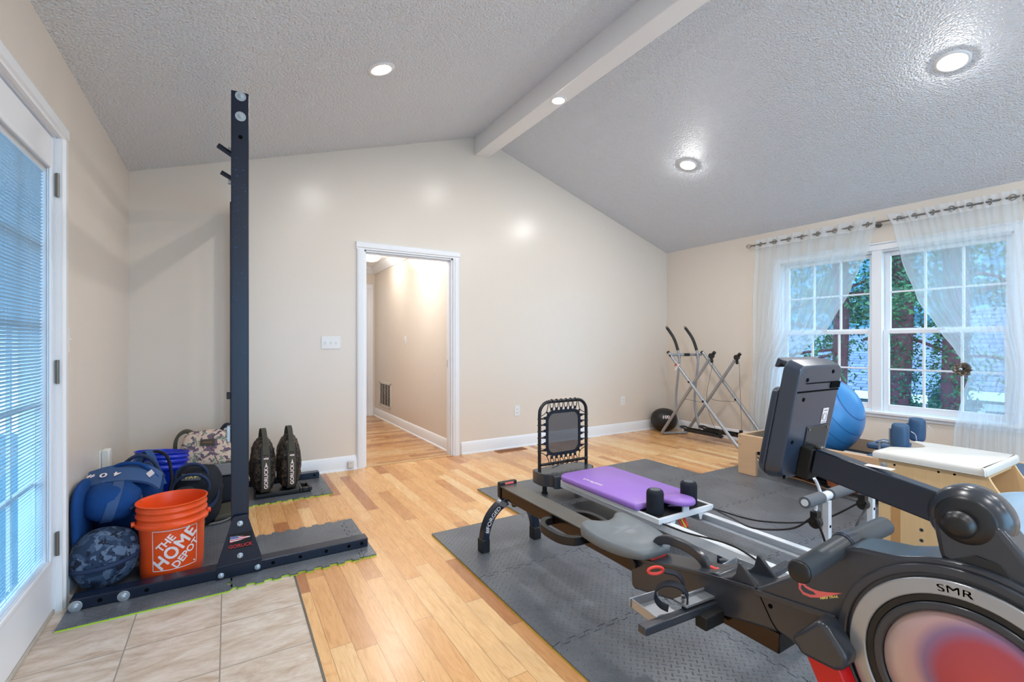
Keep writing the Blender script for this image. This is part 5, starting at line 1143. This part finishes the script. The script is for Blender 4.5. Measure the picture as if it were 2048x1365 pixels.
# carriage
cx0, cx1, cy0, cy1 = 2.03, 2.505, 1.79, 2.68
b = B(); b.bb(cx0+.015, cx1-.015, cy0+.015, cy1, .186, .196); cg = obj('carriage_deck', b, M['black_m'], ap)
b = B(); b.bb(cx0, cx0+.018, cy0, cy1, .172, .202); b.bb(cx1-.018, cx1, cy0, cy1, .172, .202); b.bb(cx0+.018, cx1-.018, cy0, cy0+.018, .172, .202); obj('carriage_frame', b, M['white_metal'], cg, bev=.002)
for x in (2.15, 2.39):
    b = B(); b.prism([(x-.02, .17), (x+.02, .17), (x+.008, .135), (x-.008, .135)], fxz, cy0+.002, cy0+.006); obj('roller_bracket', b, M['white_metal'], cg)
pad = [(v.x, v.y) for v in (Vector((a, c, 0)) for a, c in rr2(2.012, 2.498, 1.945, 2.70, .07))]
pad = [(x, y) for x, y in pad if y > 2.1]+[]
pd = rr2(2.012, 2.498, 1.945, 2.70, .07); pd2 = []
for x, y in pd:
    pd2.append((x, y))
pd2 = [p for p in pd2 if p[1] > 2.3]+[(2.018, 1.965), (2.025, 1.945), (2.485, 1.945), (2.492, 1.965)]
b = B(); k0 = [(.985, .203), (1.0, .210), (1.0, .226), (.985, .236), (.96, .240)]; cx_, cy2 = 2.255, 2.32; rows = []
for k, z in k0: rows.append([b.bm.verts.new((cx_+(x-cx_)*k, cy2+(y-cy2)*(1-(1-k)*.7), z)) for x, y in pd2])
b.bm.faces.new(rows[0][::-1]); b.bm.faces.new(rows[-1])
for a, c in zip(rows, rows[1:]): b.skin(a, c)
pdo = obj('carriage_pad', b, M['purple'], ap, sharp=1.2)
b = B(); b.text('AeroPilates', .040, lambda p, q, h: Vector((2.10-q, 2.42-p, .2405)), .0005); obj('pad_lettering', b, M['label_white'], pdo, smooth=False, label='white AeroPilates lettering')
hr = [(2.200, 1.955), (2.185, 1.90), (2.19, 1.83), (2.22, 1.775), (2.27, 1.755), (2.32, 1.775), (2.35, 1.83), (2.352, 1.90), (2.335, 1.955)]
hr = [(v.x, v.y) for v in cat([Vector((p, q, 0)) for p, q in hr], 4, True)]
b = B(); rows = []
for k, z in ((.94, .236), (1, .243), (1, .256), (.95, .264)): rows.append([b.bm.verts.new((2.27+(x-2.27)*k, 1.855+(y-1.855)*k, z-.05*(y-1.9))) for x, y in hr])
b.bm.faces.new(rows[0][::-1]); b.bm.faces.new(rows[-1])
for a, c in zip(rows, rows[1:]): b.skin(a, c)
obj('headrest', b, M['purple'], ap, sharp=1.2)
b = B(); b.box((2.27, 1.85, .222), (.05, .13, .004), Matrix.Rotation(-.28, 3, 'X')); b.bb(2.245, 2.295, 1.80, 1.81, .196, .24); obj('headrest_support', b, M['white_metal'], ap)
for x, y in ((2.105, 1.885), (2.405, 1.89)):
    b = B(); b.lathe([(0, .197), (.046, .197), (.049, .203), (.049, .31), (.045, .326), (.036, .333), (.030, .333)], (x, y, 0), (0, 0, 1), 36); sr = obj('shoulder_rest', b, M['blk_fab'], ap, sharp=1)
    b = B(); b.lathe([(.030, .333), (.027, .335), (0, .335)], (x, y, 0), (0, 0, 1), 30); obj('rest_cap', b, M['grey_foam'], sr)
for i, (m_, dx) in enumerate((('red_pl', 0), ('yellow', .02), ('red_pl', .035))):
    b = B(); b.tube([(2.22+dx, 1.82, .165), (2.245+dx, 1.80, .11), (2.26+dx, 1.84, .16)], .006, 8, smooth=4); obj('bungee_spring', b, M[m_], ap)
# foot bar
FY = .985
for x0 in (2.108, 2.505): b = B(); b.bb(x0, x0+.026, FY-.012, FY+.012, .10, .525); obj('footbar_post', b, M['white_metal'], ap, bev=.002)
b = B(); b.bb(2.095, 2.531, FY-.012, FY+.012, .10, .114); obj('footbar_base', b, M['white_metal'], ap)
for x in (2.121, 2.518):
    for z in (.24, .33, .42):
        b = B(); b.cyl((x, FY-.0135, z), (x, FY-.0115, z), .006, seg=14); obj('adjust_hole', b, M['hole'], ap)
b = B(); b.cyl((1.945, FY, .545), (2.70, FY, .545), .0135, seg=20); obj('footbar_tube', b, M['white_metal'], ap)
for x0, x1 in ((1.948, 2.07), (2.145, 2.69)):
    b = B(); b.lathe([(.0135, x0), (.023, x0), (.023, x1), (.0135, x1)], (0, FY, .545), (1, 0, 0), 28); obj('foam_sleeve', b, M['grey_foam'], ap)
b = B(); b.cyl((2.085, FY, .545), (2.133, FY, .545), .0175, seg=20); b.tube([(2.09, FY+.01, .56), (2.08, FY+.02, .60), (2.06, FY+.02, .62)], .006, 8); obj('bar_collar', b, M['white_metal'], ap)
for px_, nm in ((2.03, 'left'), (2.44, 'right')):
    b = B(); b.cyl((px_-.012, FY, .452), (px_+.012, FY, .452), .024, seg=24); b.box((px_, FY, .476), (.034, .028, .042)); b.cyl((px_-.018, FY, .456), (px_+.018, FY, .456), .005); pu = obj('pulley', b, M['black'], ap, bev=.002)
    b = B(); b.tube([(px_, FY, .498), (px_+.005, FY, .512), (px_, FY, .526)], .006, 8); obj('pulley_hook', b, M['white_metal'], pu)
b = B(); b.tube([(2.50, 1.79, .178), (2.40, 1.60, .20), (2.20, 1.35, .27), (2.06, 1.10, .38), (2.03, 1.005, .46), (2.02, .985, .478), (2.01, .965, .455), (2.03, .95, .38), (2.06, .95, .25), (2.09, .94, .15)], .0045, 8, smooth=6); obj('pull_rope', b, M['black'], ap)
b = B(); b.tube([(2.50, 1.79, .178), (2.49, 1.50, .20), (2.47, 1.20, .30), (2.44, 1.005, .45), (2.44, .985, .478), (2.42, .965, .45), (2.28, .95, .38), (2.26, .94, .25), (2.27, .93, .13)], .0045, 8, smooth=6); obj('pull_rope', b, M['black'], ap)
b = B(); b.tube([(2.05, 1.78, .178), (2.06, 1.62, .18), (2.10, 1.40, .19), (2.09, 1.22, .15), (2.04, 1.12, .10)], .005, 8, smooth=6); obj('pull_rope', b, M['black'], ap)
t = thing('hand_strap', 'black webbing hand strap with buckle lying between the white rails', 'strap', (2.30, 1.35, MZ))
b = B(); b.strap([(2.19, 1.52, .02), (2.215, 1.56, .035), (2.27, 1.56, .042), (2.32, 1.49, .03), (2.35, 1.36, .022), (2.36, 1.26, .02)], (0, .0, .03), .004, 6); b.strap([(2.19, 1.52, .02), (2.21, 1.545, .02), (2.27, 1.50, .02), (2.33, 1.36, .02), (2.36, 1.26, .02)], (0, .02, .012), .004, 6); obj('webbing', b, M['blk_fab'], t)
b = B(); b.tube([(2.36+.014*math.cos(a), 1.24+.018*math.sin(a), .022) for a in [i*2*PI/16 for i in range(16)]], .003, 6, closed=True); obj('buckle', b, M['zinc'], t)
b = B(); b.tube([(2.362, 1.225, .022), (2.37, 1.15, .024), (2.375, 1.10, .022), (2.385, .9, .02)], .005, 8, smooth=5); b.blob((2.372, 1.14, .025), (.012, .016, .010), seg=14); obj('knotted_cord', b, M['black'], t)
t = thing('hand_strap', 'black looped hand strap beside the rower, left of the white rails', 'strap', (2.0, 1.25, MZ))
b = B(); b.strap([(2.02, 1.40, .06), (1.98, 1.30, .03), (1.97, 1.20, .02), (1.94, 1.12, .035), (1.93, 1.05, .06)], (.0, .01, .035), .004, 6); b.tube([(1.90+.075*math.cos(a), 1.03, .075+.06*math.sin(a)) for a in [i*PI/9 for i in range(19)]], .009, 8, closed=False); obj('strap_loop', b, M['blk_fab'], t)

# ================================================================== WOODEN REFORMER, BALL, STRAPS
wf = thing('wooden_reformer', 'maple framed reformer with slate cushions, holding the blue ball', 'pilates machine', (4.28, 1.5, MZ))
b = B(); b.prism([(2.556, MZ), (2.556, .362), (.25, .362), (.25, .235), (2.37, .235), (2.392, .22), (2.392, MZ)], fyz, 3.925, 3.958); obj('side_rail', b, M['maple'], wf, bev=.004)
b = B(); b.prism([(2.556, MZ), (2.556, .362), (.25, .362), (.25, .235), (2.37, .235), (2.392, .22), (2.392, MZ)], fyz, 4.620, 4.653); obj('side_rail', b, M['maple'], wf, bev=.004)
b = B(); b.bb(3.9585, 4.6195, 2.526, 2.556, .235, .362); obj('end_rail', b, M['maple'], wf, bev=.003)
b = B(); b.bb(3.97, 4.61, 1.66, 2.52, .195, .224); obj('platform', b, M['black_m'], wf, bev=.003)
b = B(); b.bb(3.96, 3.975, .3, 2.52, .245, .262); b.bb(4.603, 4.618, .3, 2.52, .245, .262); obj('carriage_track', b, M['silver'], wf)
b = B(); b.bb(3.99, 4.59, .62, 1.60, .27, .30); cr_ = obj('carriage_base', b, M['black_m'], wf)
b = B(); b.bb(3.985, 4.595, .62, 1.60, .3005, .362); obj('carriage_cushion', b, M['slate'], cr_, bev=.02, seg=4)
b = B(); b.bb(4.16, 4.44, 1.42, 1.66, .375, .42); hr_ = obj('headrest_cushion', b, M['slate'], wf, bev=.016, seg=4)
b = B(); b.tube([(4.22+.018*math.cos(a), 1.60+.018*math.sin(a), .422) for a in [i*PI/8 for i in range(16)]], .003, 6, closed=True); obj('ring_tab', b, M['black'], hr_)
for x, y, sd in ((4.10, 1.425, 1), (4.50, 1.46, 2)):
    b = B(); b.blob((x, y, .515), (.050, .050, .088), (2.2, 6), None, .006, 14, 32, sd); obj('shoulder_cushion', b, M['slate'], wf, sharp=2)
    b = B(); b.tube([(x-.012, y+.12, .36), (x-.012, y+.12, .44), (x-.012, y+.095, .46), (x-.012, y+.065, .455)], .009, 10, smooth=3); b.cyl((x-.01, y+.058, .36), (x-.01, y+.058, .56), .007); obj('rest_post', b, M['silver'], wf)
    b = B(); b.strap([(x+.03, y-.05, .55), (x+.045, y-.07, .53), (x+.05, y-.075, .49)], (.0, .004, .006), .003, 3); obj('tie_string', b, M['label_white'], wf)
b = B(); b.bb(4.16, 4.52, .50, .60, .345, .49); obj('foot_cushion', b, M['slate'], wf, bev=.02, seg=4)
for yy, zz in ((2.535, .34), (2.535, .27)):
    b = B(); b.cyl((3.9245, yy, zz), (3.926, yy, zz), .004, seg=12); obj('screw', b, M['hole'], wf)
t = thing('exercise_ball', 'large blue ribbed exercise ball sitting in the maple frame', 'exercise ball', (4.28, 2.075, .226))
b = B(); b.blob((4.28, 2.075, .568), (.340, .340, .342), (2, 2), None, 0, 1, 96); obj('ball_shell', b, M['ball'], t, sharp=3)
b = B(); b.cyl((4.05, 1.98, .80), (4.042, 1.976, .806), .012, seg=14); obj('valve', b, M['slate'], t)
t = thing('leather_straps', 'brown leather straps and tan cords lying on the mat under the maple frame', 'straps', (4.15, 1.9, MZ))
b = B(); b.strap([(4.10, 1.72, .022), (4.06, 1.80, .05), (4.10, 1.90, .06), (4.16, 1.86, .035), (4.12, 1.76, .022)], (.0, .008, .04), .005, 6); obj('leather_loop', b, M['leather'], t)
for k, (x0, y0, x1, y1) in enumerate(((4.17, 2.34, 4.06, 1.86), (4.20, 2.30, 4.10, 1.55), (4.24, 2.2, 4.16, 1.5))):
    b = B(); b.strap([(x0, y0, .017), ((x0+x1)/2+.02, (y0+y1)/2, .02), (x1, y1, .017)], (.02, .004, 0), .004, 6); obj('leather_strap', b, M['tan_cord'] if k == 0 else M['leather'], t)
for k, pts in enumerate(([(4.3, 2.35, .02), (4.22, 2.1, .03), (4.10, 1.8, .02), (4.14, 1.5, .02)], [(4.25, 2.1, .02), (4.05, 1.75, .03), (4.02, 1.5, .02), (4.1, 1.35, .02)], [(4.05, 1.62, .02), (4.0, 1.55, .02), (4.03, 1.46, .02), (4.1, 1.5, .02), (4.05, 1.62, .02)])):
    b = B(); b.tube(pts, .006, 8, smooth=6); obj('cord', b, M['black'], t)
t = thing('black_mesh_bag', 'crumpled black mesh bag on the mat behind the console', 'bag', (4.30, 2.05, MZ))
b = B(); b.blob((4.33, 2.02, .045), (.20, .28, .035), (2.2, 2), None, .025, 9, 44, 6); obj('bag_body', b, M['blk_fab'], t, sharp=3)
b = B(); b.tube([(4.25, 2.3, .03), (4.12, 2.32, .05), (4.02, 2.40, .14), (4.00, 2.45, .20)], .006, 8, smooth=5); obj('draw_cord', b, M['black'], t)

# ================================================================== PILATES CHAIR
pc = thing('pilates_chair', 'birch plywood pilates chair with an ivory cushion notched at one end', 'pilates chair', (3.4, .95, MZ))
curve = [(.500, .26), (.56, .300), (.62, .345), (.660, .388), (.692, .424), (.712, .448), (.732, .480), (.745, .505), (.752, .521)]
pp = [(1.204, .521), (1.204, MZ), (.43, MZ), (.43, .235)]+curve
for x0, nm in ((3.170, 'near'), (3.600, 'far')):
    b = B(); b.prism(pp, fyz, x0, x0+.019); pn = obj('side_panel', b, M['birch'], pc, bev=.0015)
    if nm == 'near':
        for y, z in ((1.178, .489), (1.178, .288)):
            b = B(); b.lathe([(.016, 0), (.015, .004), (.006, .007), (0, .007)], (x0-.0005, y, z), (-1, 0, 0), 24); obj('dome_bolt', b, M['zinc'], pn)
        for y, z in ((1.129, .498), (.94, .503), (.877, .505), (1.127, .297), (1.124, .198), (.938, .151)):
            b = B(); b.cyl((x0-.0006, y, z), (x0+.002, y, z), .0055, seg=16); obj('peg_hole', b, M['hole'], pn)
        for y, z in ((1.01, .176), (1.01, .120), (1.01, .066)):
            b = B(); b.lathe([(.004, .0008), (.0095, .0008), (.0095, 0)], (x0, y, z), (-1, 0, 0), 20); obj('threaded_insert', b, M['pewter'], pn); b = B(); b.cyl((x0-.0004, y, z), (x0, y, z), .009, seg=16); obj('insert_hole', b, M['hole'], pn)
        b = B(); b.prism([(1.146, .05), (1.146, .26), (1.138, .280), (1.124, .288), (1.110, .280), (1.102, .26), (1.102, .05)], fyz, x0-.0008, x0+.001); obj('slot', b, M['birch_in'], pn)  # surface strip; its darker colour stands in for the recessed slot's shade
b = B(); b.bb(3.1895, 3.5995, 1.160, 1.179, MZ, .502); obj('end_panel', b, M['birch_in'], pc)
b = B(); b.bb(3.1895, 3.5995, .765, 1.159, .502, .521); obj('top_board', b, M['birch'], pc)
b = B(); b.bb(3.1895, 3.5995, .45, 1.159, .10, .119); obj('shelf', b, M['birch_in'], pc)
for x in (3.29, 3.50):
    b = B(); pts = [(x+.016*math.cos(a*1.0), .60+a*.0035, .20+.016*math.sin(a)) for a in [i*PI/4 for i in range(140)]]; b.tube(pts, .0024, 5); obj('spring', b, M['zinc'], pc)
co_ = [(3.150, .790), (3.152, .765), (3.175, .755), (3.665, .755), (3.690, .765), (3.692, .79), (3.690, 1.17), (3.676, 1.205), (3.64, 1.21), (3.61, 1.17), (3.56, 1.125), (3.50, 1.105), (3.43, 1.13), (3.38, 1.175), (3.34, 1.215), (3.28, 1.222), (3.172, 1.222), (3.152, 1.21), (3.150, 1.19)]
co_ = [(v.x, v.y) for v in cat([Vector((p, q, 0)) for p, q in co_], 3, True)]
b = B(); rows = []
for k, z in ((.992, .5225), (1, .527), (1, .549), (.988, .559), (.95, .565)): rows.append([b.bm.verts.new((3.42+(x-3.42)*k, .985+(y-.985)*k, z)) for x, y in co_])
b.bm.faces.new(rows[0][::-1]); b.bm.faces.new(rows[-1])
for a, c in zip(rows, rows[1:]): b.skin(a, c)
cu_ = obj('cushion', b, M['cushion'], pc, sharp=1.2)
b = B(); b.tube([(x+(x-3.42)*.003, y+(y-.985)*.003, .5265) for x, y in co_], .0025, 6, closed=True); obj('cushion_piping', b, M['cushion_s'], cu_)
# partly seen padded stool at the right edge
st_ = thing('padded_stool', 'pale blue glossy padded seat cut off by the right edge, behind the round hub', 'stool', (2.24, .44, 0))
b = B(); b.blob((2.22, .44, .592), (.27, .17, .042), (2.6, 2.2), Matrix.Rotation(-.05, 3, 'Y'), .004, 5, 48, 2, fn=lambda v: Vector((v.x, v.y, v.z+.06*(v.x/.27)**2*0+.02*math.cos(v.y*14)))); obj('seat', b, M['seat_blue'], st_, sharp=2)
b = B(); b.blob((2.22, .44, .570), (.255, .158, .022), (2.6, 2.4)); obj('seat_pan', b, M['black'], st_, sharp=2)
b = B(); b.bb(2.24, 2.31, .40, .47, .30, .552); po = obj('seat_post', b, M['lavender'], st_, bev=.01, seg=3)
b = B(); b.cyl((2.275, .399, .50), (2.275, .396, .50), .010, seg=18); b.cyl((2.239, .435, .50), (2.236, .435, .50), .010, seg=18); obj('post_button', b, M['purple'], po)
b = B(); b.bb(2.15, 2.40, .42, .45, .17, .30); b.bb(2.15, 2.17, .25, .62, .169, .20); b.bb(2.38, 2.40, .25, .62, .169, .20); obj('stool_base', b, M['silver'], st_, bev=.004)

# ================================================================== GLIDER AND SLAM BALL
gl = thing('air_glider', 'silver folding glider walker with two black grips, against the window wall', 'exercise glider', (4.95, 3.6, 0))
lx, rx = 4.72, 5.125
A1 = [(lx, 4.002, 1.050), (lx, 3.30, .283), (lx, 3.17, .145), (lx, 3.09, .065), (lx+.02, 3.04, .022), (lx+.09, 3.01, .0185), (4.93, 2.98, .0185), (rx-.09, 2.94, .0185), (rx-.02, 2.965, .024), (rx, 3.01, .075), (rx, 3.07, .17), (rx, 3.20, .33), (rx, 3.815, 1.06)]
b = B(); b.tube([A1[0], A1[1]]+cat([Vector(p) for p in A1[2:12]], 4)+[A1[12]], .018, 12); obj('front_frame', b, M['glider'], gl)
B1 = [(lx+.035, 3.430, 1.022), (lx+.035, 4.125, .06), (lx+.037, 4.14, .030), (lx+.06, 4.145, .0185), (4.93, 4.10, .0185), (rx-.06, 4.03, .0185), (rx-.037, 4.02, .03), (rx-.035, 4.005, .06), (rx-.035, 3.335, 1.0)]
b = B(); b.tube(B1, .018, 12); obj('rear_frame', b, M['glider'], gl)
b = B(); b.tube([(lx-.0, 3.985, 1.03), (4.93, 3.915, 1.032), (rx, 3.835, 1.034)], .016, 12); obj('crossbar', b, M['glider'], gl)
b = B(); b.cyl((4.90, 3.926, 1.031), (4.975, 3.900, 1.032), .019, seg=16); obj('crossbar_sleeve', b, M['black'], gl)
for x, y in ((lx, 4.008), (rx, 3.822)):
    b = B(); b.cyl((x, y, 1.055), (x, y+.012, 1.068), .0195, seg=14); obj('end_cap', b, M['black'], gl)
for x, y, z in ((lx+.035, 3.425, 1.03), (rx-.035, 3.33, 1.01)):
    b = B(); b.cyl((x-.02, y, z), (x+.02, y, z), .030, seg=18); b.box((x, y-.004, z-.045), (.02, .025, .07)); b.cyl((x, y-.02, z+.02), (x, y-.045, z+.045), .02, seg=14); obj('pulley_head', b, M['black'], gl, bev=.003)
for x, y, z in ((lx, 3.695, .712), (rx, 3.54, .72), (lx, 3.50, .50), (rx, 3.36, .51), (lx, 3.97, 1.02)):
    b = B(); b.cyl((x-.022, y, z), (x-.016, y, z), .013, seg=14); obj('pivot_bolt', b, M['black'], gl)
for x, dy in ((4.83, 0), (5.04, -.115)):
    P3 = [(3.955, 1.095), (3.935, .937), (3.975, .62), (3.985, .42), (3.955, .25), (3.905, .10)]
    b = B(); b.tube([(x, y+dy, z) for y, z in P3], .0145, 10, smooth=4); obj('swing_pole', b, M['glider'], gl)
    b = B(); b.tube([(x, y+dy, z) for y, z in [(3.955, 1.085), (3.99, 1.18), (4.03, 1.255), (4.085, 1.325), (4.125, 1.37)]], .018, 12, smooth=4); gp_ = obj('foam_grip', b, M['black'], gl)
    b = B(); b.cyl((x, 4.125+dy, 1.372), (x, 4.138+dy, 1.392), .015, seg=14); obj('grip_collar', b, M['sticker_y'] if False else M['pewter'], gp_)
    b = B(); b.prism([(3.99+dy, 1.035), (3.925+dy, 1.035), (3.94+dy, .96), (3.965+dy, .96)], fyz, x+.018, x+.024); obj('gusset', b, M['glider'], gl)
    b = B(); b.bb(x-.045, x+.045, 3.35+dy, 3.83+dy, .095, .112); b.bb(x-.045, x-.038, 3.40+dy, 3.83+dy, .112, .135); b.bb(x+.038, x+.045, 3.40+dy, 3.83+dy, .112, .135)
    b.tube([(x-.04, 3.82+dy, .125), (x-.03, 3.88+dy, .14), (x, 3.91+dy, .14), (x+.03, 3.88+dy, .14), (x+.04, 3.82+dy, .125)], .012, 8, smooth=3); b.box((x, 3.36+dy, .13), (.03, .03, .09)); obj('foot_pedal', b, M['black'], gl, bev=.003)
b = B(); b.box((lx-.0185, 3.86, .885), (.001, .10, .018), Matrix.Rotation(-.83, 3, 'X')); dc = obj('tube_decal', b, M['label_white'], gl)
b = B(); b.box((lx-.0195, 3.885, .912), (.001, .04, .016), Matrix.Rotation(-.83, 3, 'X')); obj('decal_red', b, M['flag_red'], dc)
for pts in ([(lx+.02, 3.80, .50), (4.86, 3.70, .47), (lx+.02, 3.50, .48)], [(rx-.02, 3.70, .50), (rx-.06, 3.58, .48), (rx-.02, 3.36, .49)], [(lx+.035, 3.40, .98), (lx+.05, 3.50, .50), (lx+.1, 3.40, .13)], [(rx-.035, 3.30, .96), (rx-.04, 3.28, .5), (rx-.06, 3.25, .15)]):
    b = B(); b.tube(pts, .0022, 6, smooth=6); obj('cable', b, M['black'], gl)
t = thing('slam_ball', 'black slam ball in the far corner behind the glider', 'medicine ball', (5.00, 4.31, 0))
b = B(); b.blob((5.005, 4.325, .150), (.180, .165, .150), (2, 2.2), None, .004, 5, 48, 1); bl_ = obj('ball_body', b, M['slam'], t, sharp=3)
def sph_txt(p, q, h):
    a = math.radians(232)+p/.17; e = .38+q/.15
    return Vector((5.005+.1815*math.cos(e)*math.cos(a), 4.325+.1665*math.cos(e)*math.sin(a), .150+.156*math.sin(e)))
b = B(); b.text('100', .062, sph_txt, .0015, sx=1.15); obj('ball_print', b, M['label_white'], bl_, smooth=False, label='white 100 print')
